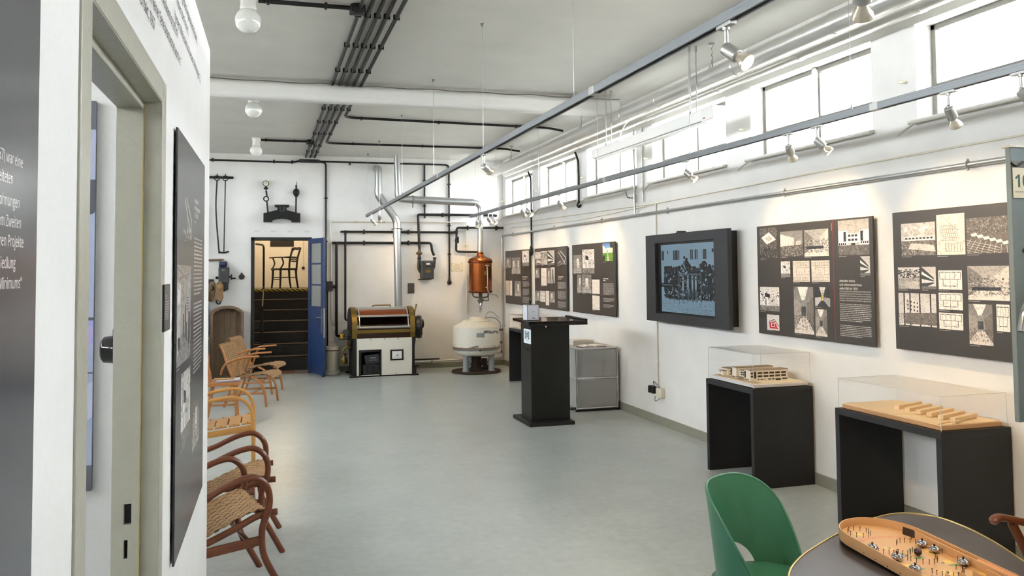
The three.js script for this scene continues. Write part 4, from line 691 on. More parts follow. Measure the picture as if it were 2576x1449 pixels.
{ // electric switch gear with crank, clogs, signs
  const t = thing('switch_gear', 'dark grey cast electric switch with crank on the back wall', 'switch', [-0.54, 1.43, bw]);
  obj('top_box', [box(-0.08, 0.03, 0.16, 0.235, 0, 0.07, 0.008), rotBox(0.09, 0.05, 0.03, [-0.03, 0.17, 0.075], [0.5, 0, 0.2], 0.008)], M(0x202a48, { roughness: 0.5 }), t);
  obj('main_case', [box(-0.085, 0.06, -0.08, 0.15, 0, 0.13, 0.015), box(-0.05, 0.05, -0.18, -0.07, 0, 0.1, 0.012)], M(0x3a3b3b, { roughness: 0.5 }), t);
  obj('crank', [rod([0.06, 0.01, 0.07], [0.1, 0.01, 0.07], 0.014), box(0.085, 0.10, -0.03, 0.05, 0.06, 0.08, 0.004), rod([0.09, -0.01, 0.07], [0.15, -0.01, 0.07], 0.009)], mat.iron, t);
  obj('cable_gland', [cyl(0.02, 0.02, 0.05, [-0.1, 0.0, 0.06], 'x', 10), rod([-0.01, -0.18, 0.05], [-0.01, -0.2, 0.05], 0.02)], mat.iron, t);
  obj('label', box(-0.04, 0.0, 0.1, 0.115, 0.13, 0.132), mat.greyPaint, t);
  const sp = polyShape([[0, 0], [0.03, 0.005], [0.045, 0.05], [0.04, 0.11], [0.05, 0.17], [0.045, 0.23], [0.02, 0.265], [-0.015, 0.26], [-0.035, 0.21], [-0.035, 0.1], [-0.03, 0.03]]);
  const c1 = thing('wooden_clog', 'left worn wooden clog hanging under the switch gear', 'clog', [-0.74, 1.1, bw + 0.05], 0, 'wooden clogs'); obj('sole', extrude(sp, 0.03, 0.012).rotateZ(-0.1), M(0x7d6548, { roughness: 0.8, map: rep(plaster, 9) }), c1); obj('upper', [ball(0.042, [0.0, 0.19, 0.03], 14).scale(1, 1.2, 1).translate(0.02, -0.04, 0)], M(0x5d5240, { roughness: 0.8 }), c1);
  const c2 = thing('wooden_clog', 'right worn wooden clog hanging beside the first', 'clog', [-0.61, 1.1, bw + 0.15], 0, 'wooden clogs'); obj('sole', extrude(sp, 0.03, 0.012), M(0x86694a, { roughness: 0.8, map: rep(plaster, 9) }), c2); obj('upper', [ball(0.042, [0.01, 0.19, 0.03], 14).scale(1, 1.2, 1).translate(0.0, -0.03, 0)], M(0x98764f, { roughness: 0.8 }), c2);
  tag(obj('strap', sweep(spline([[-0.655, 1.12, bw + 0.02], [-0.65, 1.07, bw + 0.02], [-0.62, 1.05, bw + 0.02], [-0.60, 1.07, bw + 0.02], [-0.59, 1.12, bw + 0.02]], 20), 0.009), mat.black), 'black strap loop below the clogs', 'strap');
  tag(obj('info_plate', box(-0.79, -0.69, 1.25, 1.41, bw, bw + 0.012, 0.002), M(0x24242a, { roughness: 0.4 })), 'small dark text plate left of the switch gear', 'sign');
  const sw = thing('rotary_switch', 'black rotary switch on the wall left of the doorway', 'switch', [-0.31, 1.44, bw]);
  obj('switch_body', [cyl(0.042, 0.035, 0.04, [0, 0, 0.02], 'z', 18)], mat.black, sw); obj('switch_neck', cyl(0.018, 0.010, 0.04, [0, 0.04, 0.015], 'y', 12), mat.black, sw);
}
{ // wooden washing trough leaning upright on the wall
  const t = thing('wooden_trough', 'old wooden wash trough standing upright against the back wall', 'trough', [-0.50, 0, bw + 0.24]);
  t.rotation.x = -0.06;
  const out = new THREE.Shape(); out.moveTo(-0.22, 0); out.lineTo(-0.22, 0.92); out.bezierCurveTo(-0.18, 1.0, -0.08, 1.02, 0, 1.02); out.bezierCurveTo(0.08, 1.02, 0.18, 1.0, 0.22, 0.92); out.lineTo(0.22, 0);
  const hole = new THREE.Path(); hole.moveTo(-0.19, 0.03); hole.lineTo(-0.19, 0.9); hole.bezierCurveTo(-0.15, 0.97, -0.07, 0.985, 0, 0.985); hole.bezierCurveTo(0.07, 0.985, 0.15, 0.97, 0.19, 0.9); hole.lineTo(0.19, 0.03); out.holes.push(hole);
  obj('trough_wall', extrude(out, 0.16, 0.004).translate(0, 0.006, -0.16), mat.oldWood, t);
  for (let i = 0; i < 5; i++) obj('bottom_board', box(-0.2 + i * 0.08, -0.122 + i * 0.08, 0.02, 1.005 - 0.012 * (i - 2) * (i - 2), -0.165, -0.145 + 0.002 * (i % 2), 0.003), mat.oldWood, t);
  obj('cross_cleat', box(-0.19, 0.19, 0.42, 0.425, -0.146, -0.142), mat.oldWood, t);
}
{ // overall and chest at the partition edge
  const c = thing('work_coat', 'grey work coat hanging beside the wooden trough', 'coat', [-0.86, 0, -12.7]);
  const pts = [[0.05, 1.27], [0.085, 1.2], [0.11, 1.05], [0.125, 0.85], [0.14, 0.62]];
  obj('cloth', lathe(pts.map(([r, y]) => [r, y]).reverse(), 24).scale(1, 1, 0.5), M(0x77808a, { roughness: 0.9 }), c);
  obj('hanger_hook', rod([0, 1.25, -0.08], [0, 1.33, -0.12], 0.008), mat.iron, c);
  const k = thing('metal_chest', 'pale green metal chest half hidden by the partition', 'chest', [-1.05, 0, -12.35]);
  obj('chest_body', box(-0.3, 0.3, 0.0, 0.55, -0.3, 0.3, 0.01), M(0x9aa39a, { roughness: 0.5 }), k); obj('chest_lid', box(-0.31, 0.31, 0.55, 0.60, -0.31, 0.31, 0.015), M(0xbfc0a4, { roughness: 0.5 }), k);
}
// ---------- printed panels ----------
function canvasTex(w, h, draw) {
  const c = document.createElement('canvas'); c.width = w; c.height = h; draw(c.getContext('2d'), w, h);
  const t = new THREE.CanvasTexture(c); t.colorSpace = THREE.SRGBColorSpace; t.anisotropy = 8; return t;
}
const grey = (v, warm = 0) => `rgb(${Math.round(v + warm)},${Math.round(v)},${Math.round(v - warm)})`;
function poly(x, pts, fill) { x.fillStyle = fill; x.beginPath(); pts.forEach(([a, b], i) => i ? x.lineTo(a, b) : x.moveTo(a, b)); x.closePath(); x.fill(); }
// small printed photographs, drawn inside the unit square of their frame
const pic = {
  sky(x, top, bot) { const n = 14; for (let i = 0; i < n; i++) { x.fillStyle = grey(top + (bot - top) * i / n, 5); x.fillRect(0, i / n, 1, 1.5 / n); } },
  speck(x, n, y0, y1, lo, hi, s = 0.02) { for (let i = 0; i < n * 2.5; i++) { x.fillStyle = grey(rr(lo, hi), 5); x.globalAlpha = rr(0.35, 0.9); x.beginPath(); x.ellipse(rnd(), rr(y0 + s * 0.4, y1), s * rr(0.2, 0.6), s * rr(0.2, 0.55), rr(0, 3), 0, 7); x.fill(); } x.globalAlpha = 1; },
  trees(x, y0, y1, lo, hi, n = 200) { for (let i = 0; i < n; i++) { x.fillStyle = grey(rr(lo, hi), 4); x.beginPath(); const yy = rr(y0, y1); x.arc(rnd(), yy, rr(0.008, 0.035), 0, 7); x.fill(); } },
  aerial(x) { x.fillStyle = grey(70, 6); x.fillRect(0, 0, 1, 1); pic.speck(x, 500, 0, 1, 18, 190, 0.035); poly(x, [[0.08, 0.32], [0.55, 0.15], [0.95, 0.4], [0.42, 0.55]], grey(232, 6)); poly(x, [[0.3, 0.34], [0.56, 0.25], [0.75, 0.38], [0.5, 0.46]], grey(195, 8)); for (let i = 0; i < 4; i++) { x.strokeStyle = grey(120); x.lineWidth = 0.008; x.beginPath(); x.moveTo(0.34 + i * 0.04, 0.36 + i * 0.03); x.lineTo(0.6 + i * 0.04, 0.27 + i * 0.03); x.stroke(); } pic.trees(x, 0.66, 1, 12, 60, 140); },
  classroom(x) { pic.sky(x, 130, 160); poly(x, [[0, 0.1], [0.62, 0.28], [0.62, 0.62], [0, 0.62]], grey(226, 10)); for (let i = 1; i < 8; i++) { x.fillStyle = grey(150, 6); x.fillRect(i * 0.078, 0.1 + i * 0.02, 0.008, 0.5); } x.fillStyle = grey(205, 8); x.fillRect(0.72, 0.4, 0.2, 0.16); poly(x, [[0, 0.6], [1, 0.55], [1, 1], [0, 1]], grey(74, 8)); pic.speck(x, 220, 0.58, 1, 30, 215, 0.04); },
  room(x) { pic.sky(x, 165, 190); poly(x, [[0, 0], [0.36, 0.3], [0.36, 0.65], [0, 0.9]], grey(120, 6)); poly(x, [[1, 0], [0.64, 0.3], [0.64, 0.65], [1, 0.9]], grey(205, 8)); poly(x, [[0, 0.9], [0.36, 0.62], [0.64, 0.62], [1, 0.9], [1, 1], [0, 1]], grey(222, 8)); pic.speck(x, 180, 0.34, 0.85, 20, 230, 0.045); x.fillStyle = grey(35); x.fillRect(0.1, 0.62, 0.7, 0.1); },
  facade(x) { pic.sky(x, 168, 200); x.fillStyle = grey(240, 3); x.fillRect(0, 0.3, 0.3, 0.42); x.fillRect(0.7, 0.3, 0.3, 0.42); x.fillRect(0.28, 0.38, 0.44, 0.28); x.fillStyle = grey(26); for (const a of [0.18, 0.73]) x.fillRect(a, 0.33, 0.08, 0.28); for (const r of [0.42, 0.54]) for (let i = 0; i < 3; i++) x.fillRect(0.33 + i * 0.11, r, 0.08, 0.06); for (let i = 0; i < 4; i++) { x.fillRect(0.02 + i * 0.065, 0.65, 0.04, 0.06); x.fillRect(0.74 + i * 0.065, 0.62, 0.04, 0.06); } x.fillRect(0.43, 0.66, 0.13, 0.1); x.fillStyle = grey(96, 4); x.fillRect(0, 0.72, 1, 0.28); pic.speck(x, 70, 0.75, 1, 70, 120, 0.08); },
  plan(x) { x.fillStyle = grey(214, 14); x.fillRect(0, 0, 1, 1); x.strokeStyle = grey(95, 8); x.lineWidth = 0.01; for (const [a, b, c, d] of [[0.05, 0.08, 0.9, 0.16], [0.05, 0.78, 0.9, 0.16], [0.22, 0.32, 0.5, 0.36], [0.72, 0.32, 0.24, 0.34]]) x.strokeRect(a, b, c, d); for (let i = 1; i < 9; i++) { x.strokeRect(0.05 + i * 0.1, 0.08, 0.003, 0.16); x.strokeRect(0.05 + i * 0.1, 0.78, 0.003, 0.16); } },
  flat(x) { x.fillStyle = grey(238, 8); x.fillRect(0, 0, 1, 1); x.strokeStyle = grey(50); x.lineWidth = 0.02; x.strokeRect(0.06, 0.1, 0.88, 0.36); x.strokeRect(0.2, 0.46, 0.6, 0.36); x.lineWidth = 0.012; for (const a of [0.3, 0.5, 0.7]) { x.beginPath(); x.moveTo(a, 0.1); x.lineTo(a, a === 0.5 ? 0.95 : 0.46); x.stroke(); } x.fillStyle = grey(30); for (const [a, b] of [[0.1, 0.08], [0.34, 0.08], [0.6, 0.08], [0.82, 0.08], [0.24, 0.8], [0.62, 0.8]]) x.fillRect(a, b, 0.1, 0.035); },
  street(x) { pic.sky(x, 190, 225); poly(x, [[0, 0], [0.85, 0.5], [0.85, 0.75], [0, 1]], grey(52)); poly(x, [[0, 0.2], [0.85, 0.58], [0.85, 0.62], [0, 0.35]], grey(230)); poly(x, [[0, 0.55], [0.85, 0.66], [0.85, 0.7], [0, 0.75]], grey(215)); x.fillStyle = grey(110); x.fillRect(0, 0.88, 1, 0.12); },
  house(x) { pic.sky(x, 215, 240); poly(x, [[0, 0.1], [0.5, 0.28], [0.5, 0.8], [0, 0.76]], grey(236, 4)); poly(x, [[0.45, 0.4], [0.9, 0.45], [0.9, 0.82], [0.45, 0.8]], grey(208, 4)); poly(x, [[0.26, 0.24], [0.52, 0.3], [0.52, 0.45], [0.26, 0.42]], grey(30)); x.fillStyle = grey(40); x.fillRect(0.14, 0.2, 0.03, 0.4); x.fillRect(0.28, 0.56, 0.05, 0.2); x.fillRect(0.6, 0.55, 0.08, 0.07); x.fillStyle = grey(120, 4); x.fillRect(0, 0.78, 1, 0.22); pic.trees(x, 0.0, 0.6, 40, 110, 30); pic.speck(x, 60, 0.8, 1, 70, 170, 0.07); },
  red(x) { x.fillStyle = 'rgb(216,212,208)'; x.fillRect(0, 0, 1, 1); x.strokeStyle = 'rgb(58,14,18)'; x.lineWidth = 0.04; x.beginPath(); x.moveTo(0.25, 0.9); x.lineTo(0.2, 0.45); x.lineTo(0.6, 0.3); x.lineTo(0.98, 0.75); x.stroke(); poly(x, [[0.24, 0.5], [0.62, 0.42], [0.9, 0.9], [0.22, 0.88]], 'rgb(186,22,34)'); x.strokeStyle = 'rgb(240,232,226)'; x.lineWidth = 0.05; x.strokeRect(0.36, 0.55, 0.26, 0.22); },
  hall(x) { pic.sky(x, 120, 175); poly(x, [[0.2, 0], [0.75, 0], [0.55, 0.28], [0.4, 0.28]], grey(236, 6)); poly(x, [[0, 0.25], [0.34, 0.35], [0.34, 0.72], [0, 0.95]], grey(150, 8)); poly(x, [[1, 0.2], [0.66, 0.35], [0.66, 0.72], [1, 0.95]], grey(110, 8)); x.fillStyle = grey(60); x.fillRect(0.38, 0.42, 0.24, 0.2); poly(x, [[0, 0.95], [0.36, 0.66], [0.64, 0.66], [1, 0.95], [1, 1], [0, 1]], grey(214, 10)); pic.speck(x, 60, 0.6, 0.92, 14, 90, 0.035); },
  corridor(x) { x.fillStyle = grey(40); x.fillRect(0, 0, 1, 1); poly(x, [[0.3, 0], [0.72, 0], [0.56, 0.4], [0.44, 0.4]], grey(220, 8)); for (let i = 0; i < 5; i++) { x.fillStyle = grey(70); x.fillRect(0.3, i * 0.08, 0.42, 0.012); } x.fillStyle = 'rgb(206,176,92)'; x.fillRect(0.42, 0.42, 0.16, 0.28); poly(x, [[0, 0.55], [0.4, 0.52], [0.4, 0.7], [0.1, 1], [0, 1]], grey(196)); poly(x, [[1, 0.55], [0.6, 0.52], [0.6, 0.7], [0.9, 1], [1, 1]], grey(150)); },
  park(x) { pic.sky(x, 205, 180); pic.trees(x, 0.1, 0.5, 15, 70, 150); x.fillStyle = grey(170, 6); x.fillRect(0, 0.5, 1, 0.2); pic.speck(x, 160, 0.5, 1, 25, 220, 0.04); poly(x, [[0.4, 0.7], [0.9, 0.62], [1, 1], [0.6, 1]], grey(190, 8)); },
  houses(x) { pic.sky(x, 205, 235); poly(x, [[0, 0.05], [0.14, 0.12], [0.14, 0.8], [0, 0.85]], grey(205, 8)); poly(x, [[0.18, 0.05], [0.6, 0.28], [0.6, 0.62], [0.18, 0.62]], grey(220, 8)); x.fillStyle = grey(34); for (let r = 0; r < 3; r++) for (let i = 0; i < 4; i++) x.fillRect(0.24 + i * 0.085, 0.22 + r * 0.12 + i * 0.02, 0.035, 0.05); for (const a of [0.14, 0.3, 0.56, 0.84]) x.fillRect(a, 0, 0.035, 1); poly(x, [[0.18, 0.62], [1, 0.56], [1, 0.95], [0.18, 0.95]], grey(104, 8)); pic.speck(x, 140, 0.6, 0.95, 50, 150, 0.03); },
  lawn(x) { pic.sky(x, 190, 226); pic.speck(x, 40, 0.02, 0.4, 150, 235, 0.12); x.fillStyle = grey(230, 4); x.fillRect(0.1, 0.42, 0.85, 0.13); x.fillStyle = grey(36); for (let i = 0; i < 8; i++) x.fillRect(0.12 + i * 0.105, 0.45, 0.07, 0.05); x.fillStyle = grey(96, 8); x.fillRect(0, 0.55, 1, 0.45); pic.speck(x, 160, 0.56, 1, 40, 200, 0.05); poly(x, [[0.3, 0.62], [0.95, 0.7], [1, 0.9], [0.2, 0.8]], grey(205, 8)); },
  site(x) { x.fillStyle = grey(222, 12); x.fillRect(0, 0, 1, 1); x.strokeStyle = grey(110, 8); x.lineWidth = 0.008; for (let r = 0; r < 4; r++) for (let i = 0; i < 8; i++) x.strokeRect(0.12 + i * 0.075 + r * 0.02, 0.28 + r * 0.1, 0.07, 0.07); x.beginPath(); x.moveTo(0.2, 0.06); x.bezierCurveTo(0.5, 0.2, 0.6, 0.4, 0.8, 0.4); x.stroke(); x.fillStyle = grey(60); for (let i = 0; i < 6; i++) x.fillRect(0.32 + i * 0.1, 0.74, 0.012, 0.17); x.strokeRect(0.3, 0.72, 0.6, 0.2); },
  town(x) { x.fillStyle = grey(88, 8); x.fillRect(0, 0, 1, 1); pic.speck(x, 320, 0, 0.45, 20, 190, 0.03); for (let i = 0; i < 6; i++) { poly(x, [[0.1 + i * 0.15, 0.45 + i * 0.05], [0.24 + i * 0.15, 0.42 + i * 0.05], [0.28 + i * 0.15, 0.5 + i * 0.05], [0.14 + i * 0.15, 0.53 + i * 0.05]], grey(228, 6)); } x.strokeStyle = grey(210, 6); x.lineWidth = 0.012; for (let i = 0; i < 9; i++) { x.beginPath(); x.moveTo(i * 0.12, 0.55 + i * 0.03); x.lineTo(i * 0.16 - 0.3, 1); x.stroke(); } for (let i = 0; i < 6; i++) { x.beginPath(); x.moveTo(0, 0.62 + i * 0.07); x.lineTo(0.8, 0.85 + i * 0.07); x.stroke(); } },
  colour(x) { for (let i = 0; i < 10; i++) { x.fillStyle = `rgb(${70 + i * 9},${120 + i * 7},${205})`; x.fillRect(0, i * 0.04, 1, 0.05); } poly(x, [[0.7, 0], [1, 0], [1, 0.3], [0.75, 0.25]], 'rgb(24,34,24)'); poly(x, [[0, 0.1], [0.4, 0.35], [0.4, 0.6], [0, 0.75]], 'rgb(240,238,230)'); x.fillStyle = 'rgb(232,228,216)'; x.fillRect(0.4, 0.28, 0.6, 0.26); x.fillStyle = 'rgb(60,60,62)'; x.fillRect(0.46, 0.4, 0.05, 0.12); x.fillStyle = 'rgb(92,150,40)'; x.fillRect(0, 0.54, 1, 0.46); poly(x, [[0.47, 0.54], [0.53, 0.54], [0.68, 1], [0.4, 1]], 'rgb(190,182,150)'); poly(x, [[0, 0.74], [0.3, 0.62], [0.2, 1], [0, 1]], 'rgb(30,52,20)'); },
  slope(x) { x.fillStyle = grey(60); x.fillRect(0, 0, 1, 1); pic.speck(x, 80, 0, 0.4, 30, 120, 0.05); x.strokeStyle = grey(214); x.lineWidth = 0.05; x.beginPath(); x.moveTo(0.1, 0.25); x.lineTo(0.78, 0.85); x.lineTo(0.95, 0.6); x.lineTo(0.3, 0.2); x.stroke(); pic.speck(x, 14, 0.75, 1, 190, 235, 0.08); },
  portrait(x) { pic.sky(x, 200, 160); poly(x, [[0.3, 1], [0.4, 0.3], [0.6, 0.3], [0.72, 1]], grey(80, 12)); x.fillStyle = grey(60, 8); x.beginPath(); x.arc(0.5, 0.22, 0.12, 0, 7); x.fill(); poly(x, [[0.44, 0.6], [0.5, 1], [0.38, 1]], grey(220)); },
  paper(x) { x.fillStyle = grey(232, 10); x.fillRect(0, 0, 1, 1); x.strokeStyle = grey(196, 10); x.lineWidth = 0.006; x.strokeRect(0.3, 0.25, 0.4, 0.3); x.beginPath(); x.arc(0.5, 0.4, 0.16, 0, 7); x.stroke(); },
  loft(x) { pic.sky(x, 150, 190); x.strokeStyle = grey(110); x.lineWidth = 0.014; for (const [a, b, c, d] of [[0, 0.02, 0.75, 0.16], [0.1, 0.14, 1, 0.08], [0.45, 0, 0.5, 0.14]]) { x.beginPath(); x.moveTo(a, b); x.lineTo(c, d); x.stroke(); } poly(x, [[0, 0.16], [0.24, 0.2], [0.24, 0.84], [0, 0.95]], grey(205)); poly(x, [[0.03, 0.24], [0.2, 0.25], [0.2, 0.38], [0.03, 0.4]], grey(232)); poly(x, [[0.75, 0.12], [1, 0.08], [1, 0.95], [0.75, 0.75]], grey(170)); poly(x, [[0, 0.95], [0.26, 0.7], [0.74, 0.7], [1, 0.95], [1, 1], [0, 1]], grey(150)); x.fillStyle = grey(44); x.fillRect(0.4, 0.5, 0.06, 0.24); x.fillRect(0.55, 0.42, 0.08, 0.34); x.fillRect(0.06, 0.72, 0.14, 0.12); x.fillRect(0.66, 0.6, 0.06, 0.2); x.fillRect(0.82, 0.5, 0.12, 0.35); x.fillStyle = grey(80); for (let i = 0; i < 5; i++) x.fillRect(0.66, 0.34 + i * 0.03, 0.22, 0.008); },
  mono(x) { pic.sky(x, 120, 200); pic.trees(x, 0.1, 0.7, 20, 130, 90); x.fillStyle = grey(222, 8); x.fillRect(rr(0.2, 0.5), 0.2, 0.3, 0.5); pic.speck(x, 120, 0.55, 1, 20, 210, 0.05); },
};
function photo(x, W, H, kind, a, b, w, h) {
  x.save(); x.beginPath(); x.rect(a * W, b * H, w * W, h * H); x.clip(); x.translate(a * W, b * H); x.scale(w * W, h * H); pic[kind](x); for (let i = 0; i < 500; i++) { x.fillStyle = rnd() < 0.5 ? 'rgba(20,18,16,0.10)' : 'rgba(240,234,226,0.08)'; x.beginPath(); x.ellipse(rnd(), rnd(), rr(0.01, 0.05), rr(0.006, 0.03), rr(0, 3), 0, 7); x.fill(); } x.restore();
  x.fillStyle = '#d8d4ce'; x.globalAlpha = 0.75; x.fillRect(a * W, (b + h) * H + 7, Math.min(w * W * 0.45, 90), 3); x.globalAlpha = 1;
}
function lines(x, W, H, a, b, w, h, n, col = '#d9d5d0') {   // small print, too fine to read: rows of word-like strokes
  const lh = h * H / n; x.fillStyle = col;
  for (let i = 0; i < n; i++) { let c = a * W; const end = (a + w) * W * (i === n - 1 ? 0.93 : 1) - rr(0, 10); while (c < end) { const l = Math.min(rr(6, 22), end - c); x.globalAlpha = rr(0.65, 0.95); x.fillRect(c, b * H + i * lh, l, lh * 0.46); c += l + 3; } } x.globalAlpha = 1;
}
function words(x, W, H, a, b, w, rows, size, gap, font = 'sans-serif', col = '#ece8e2') {
  x.fillStyle = col; x.textBaseline = 'alphabetic';
  rows.forEach((r, i) => { x.font = `${size}px ${font}`; const m = x.measureText(r).width; x.save(); x.translate(a * W, b * H + size + i * gap); if (w) x.scale(w * W / Math.max(m, 1), 1); x.fillText(r, 0, 0); x.restore(); });
}
const boardMat = M(0x38342f, { roughness: 0.4 });
function wallPanel(label, z0, z1, y0, y1, bg, draw, W = 1200) {
  const H = Math.round(W * (y1 - y0) / (z1 - z0));
  const t = thing('exhibition_panel', label, 'panel', [0, 0, 0], 0, 'exhibition panels on the window wall');
  obj('board', box(XR - 0.034, XR - 0.022, y0, y1, z0, z1, 0.001), boardMat, t);
  for (const zz of [z0 + 0.2, z1 - 0.2]) obj('standoff', box(XR - 0.022, XR - 0.002, y0 + 0.1, y1 - 0.1, zz - 0.02, zz + 0.02), mat.silver, t);
  const g = new THREE.PlaneGeometry(z1 - z0, y1 - y0).rotateY(-Math.PI / 2).translate(XR - 0.0346, (y0 + y1) / 2, (z0 + z1) / 2);
  obj('print', g, M(0xffffff, { map: canvasTex(W, H, (x) => { x.fillStyle = bg; x.fillRect(0, 0, W, H); draw(x, W, H); }), roughness: 0.42 }), t, true);
  return t;
}
const RED = '#8e1f26';
wallPanel('dark panel in the far corner, first from the boiler', -12.63, -11.38, 0.985, 1.80, '#393430', (x, W, H) => {
  for (const [k, ...r] of [['mono', 0.02, 0.127, 0.22, 0.19], ['mono', 0.28, 0.134, 0.19, 0.3], ['mono', 0.48, 0.134, 0.16, 0.3], ['house', 0.72, 0.022, 0.25, 0.269], ['paper', 0.01, 0.565, 0.14, 0.279], ['paper', 0.17, 0.565, 0.12, 0.279], ['mono', 0.4, 0.566, 0.25, 0.277]]) photo(x, W, H, k, ...r);
  x.fillStyle = RED; x.fillRect(0.69 * W, 0, 3, H); lines(x, W, H, 0.72, 0.48, 0.2, 0.07, 3, '#f2efe9'); lines(x, W, H, 0.72, 0.572, 0.25, 0.1, 6); lines(x, W, H, 0.72, 0.702, 0.25, 0.12, 8); lines(x, W, H, 0.72, 0.85, 0.25, 0.11, 7);
});
wallPanel('dark panel between the white cable and the third panel', -11.15, -9.85, 0.981, 1.797, '#393430', (x, W, H) => {
  for (const [k, ...r] of [['lawn', 0.018, 0.059, 0.192, 0.218], ['park', 0.22, 0.05, 0.204, 0.229], ['street', 0.434, 0.048, 0.207, 0.238], ['slope', 0.728, 0.009, 0.258, 0.279], ['mono', 0.018, 0.331, 0.141, 0.162], ['paper', 0.217, 0.333, 0.178, 0.293], ['mono', 0.412, 0.33, 0.099, 0.253], ['portrait', 0.523, 0.325, 0.124, 0.255], ['mono', 0.009, 0.717, 0.158, 0.167], ['flat', 0.178, 0.715, 0.163, 0.178], ['paper', 0.357, 0.709, 0.109, 0.235], ['mono', 0.482, 0.713, 0.159, 0.175]]) photo(x, W, H, k, ...r);
  x.fillStyle = RED; x.fillRect(0.71 * W, 0, 3, H); lines(x, W, H, 0.735, 0.465, 0.17, 0.06, 3, '#f2efe9'); lines(x, W, H, 0.733, 0.558, 0.24, 0.117, 7); lines(x, W, H, 0.73, 0.703, 0.24, 0.129, 8); lines(x, W, H, 0.73, 0.863, 0.235, 0.1, 6);
});
wallPanel('dark panel with one small colour photo of a green lawn', -9.657, -8.346, 0.984, 1.802, '#393430', (x, W, H) => {
  for (const [k, ...r] of [['mono', 0.025, 0.152, 0.216, 0.272], ['house', 0.259, 0.081, 0.288, 0.344], ['colour', 0.737, 0.013, 0.217, 0.245], ['mono', 0.12, 0.442, 0.111, 0.266], ['mono', 0.246, 0.441, 0.226, 0.268], ['paper', 0.488, 0.511, 0.171, 0.199], ['paper', 0.488, 0.734, 0.166, 0.201]]) photo(x, W, H, k, ...r);
  x.fillStyle = RED; x.fillRect(0.699 * W, 0, 3, H); lines(x, W, H, 0.739, 0.491, 0.12, 0.05, 2, '#f2efe9'); lines(x, W, H, 0.74, 0.56, 0.227, 0.163, 11); lines(x, W, H, 0.739, 0.756, 0.232, 0.058, 4); lines(x, W, H, 0.739, 0.846, 0.228, 0.046, 3);
});
wallPanel('wide dark panel about a school, right of the screen', -5.628, -4.352, 1.002, 1.818, '#393430', (x, W, H) => {
  for (const [k, ...r] of [['aerial', 0.029, 0.02, 0.175, 0.28], ['classroom', 0.236, 0.066, 0.208, 0.225], ['room', 0.458, 0.068, 0.207, 0.228], ['facade', 0.744, 0.014, 0.23, 0.28], ['house', 0.237, 0.333, 0.088, 0.139], ['plan', 0.35, 0.332, 0.15, 0.181], ['plan', 0.516, 0.331, 0.152, 0.179], ['street', 0.905, 0.306, 0.07, 0.148], ['house', 0.019, 0.566, 0.195, 0.219], ['red', 0.085, 0.818, 0.124, 0.142], ['hall', 0.352, 0.556, 0.174, 0.404], ['corridor', 0.541, 0.554, 0.125, 0.163], ['hall', 0.539, 0.74, 0.098, 0.225]]) photo(x, W, H, k, ...r);
  x.fillStyle = '#b0242c'; x.fillRect(0.699 * W, 0, 4, H);
  words(x, W, H, 0.744, 0.484, 0, ['altstädter schule', 'und rektorenwohnhaus', 'celle 1926 bis 1928'], 24 * W / 1500, 29 * W / 1500, 'sans-serif');
  x.fillStyle = '#cfcac4'; x.fillRect(0.744 * W, 0.562 * H, 0.064 * W, 2.5);
  const px = 14.5 * W / 1500, gp = 17.5 * W / 1500;
  words(x, W, H, 0.742, 0.574, 0.236, ['1925 schrieb die Stadt Celle einen Wettbewerb für den Neubau der Volks-', 'schule „Altstädter Schule“ aus, den Otto Haesler gewann. Sein Konzept über-', 'zeugte dadurch, dass ihm die Vorstellung „Gesunder Geist muss in gesundem', 'Körper wohnen“ zugrunde lag, die bis in die Gestaltung der Klassenräume mit', 'großzügigen und gut belichteten Fensterflächen umgesetzt wurde.'], px, gp, 'sans-serif', '#d8d4ce');
  lines(x, W, H, 0.742, 0.682, 0.236, 0.146, 10, '#d0ccc6'); lines(x, W, H, 0.741, 0.853, 0.236, 0.096, 7, '#d0ccc6');
  x.save(); x.translate(0.692 * W, 0.09 * H); x.rotate(-Math.PI / 2); x.fillStyle = '#b8b4ae'; x.fillRect(0, 0, 60, 4); x.restore();
}, 1500);
wallPanel('rightmost dark panel with three small floor plans in a column', -4.177, -2.88, 1.009, 1.825, '#393430', (x, W, H) => {
  const s = 0.81 / 1.297;
  for (const [k, a, b, w, h] of [['lawn', 0.084, 0.087, 0.325, 0.232], ['site', 0.422, 0.043, 0.245, 0.278], ['town', 0.68, 0.083, 0.325, 0.234], ['park', 0.04, 0.404, 0.211, 0.155], ['street', 0.271, 0.401, 0.132, 0.155], ['flat', 0.425, 0.427, 0.205, 0.13], ['flat', 0.422, 0.58, 0.208, 0.114], ['flat', 0.42, 0.716, 0.208, 0.112], ['houses', 0.038, 0.59, 0.36, 0.232], ['room', 0.677, 0.398, 0.325, 0.222], ['hall', 0.676, 0.647, 0.19, 0.264], ['flat', 0.896, 0.643, 0.1, 0.17]]) photo(x, W, H, k, a * s, b, w * s, h);
  for (const [k, ...r] of [['mono', 0.68, 0.09, 0.2, 0.23], ['mono', 0.68, 0.42, 0.2, 0.2]]) photo(x, W, H, k, ...r);
}, 1500);
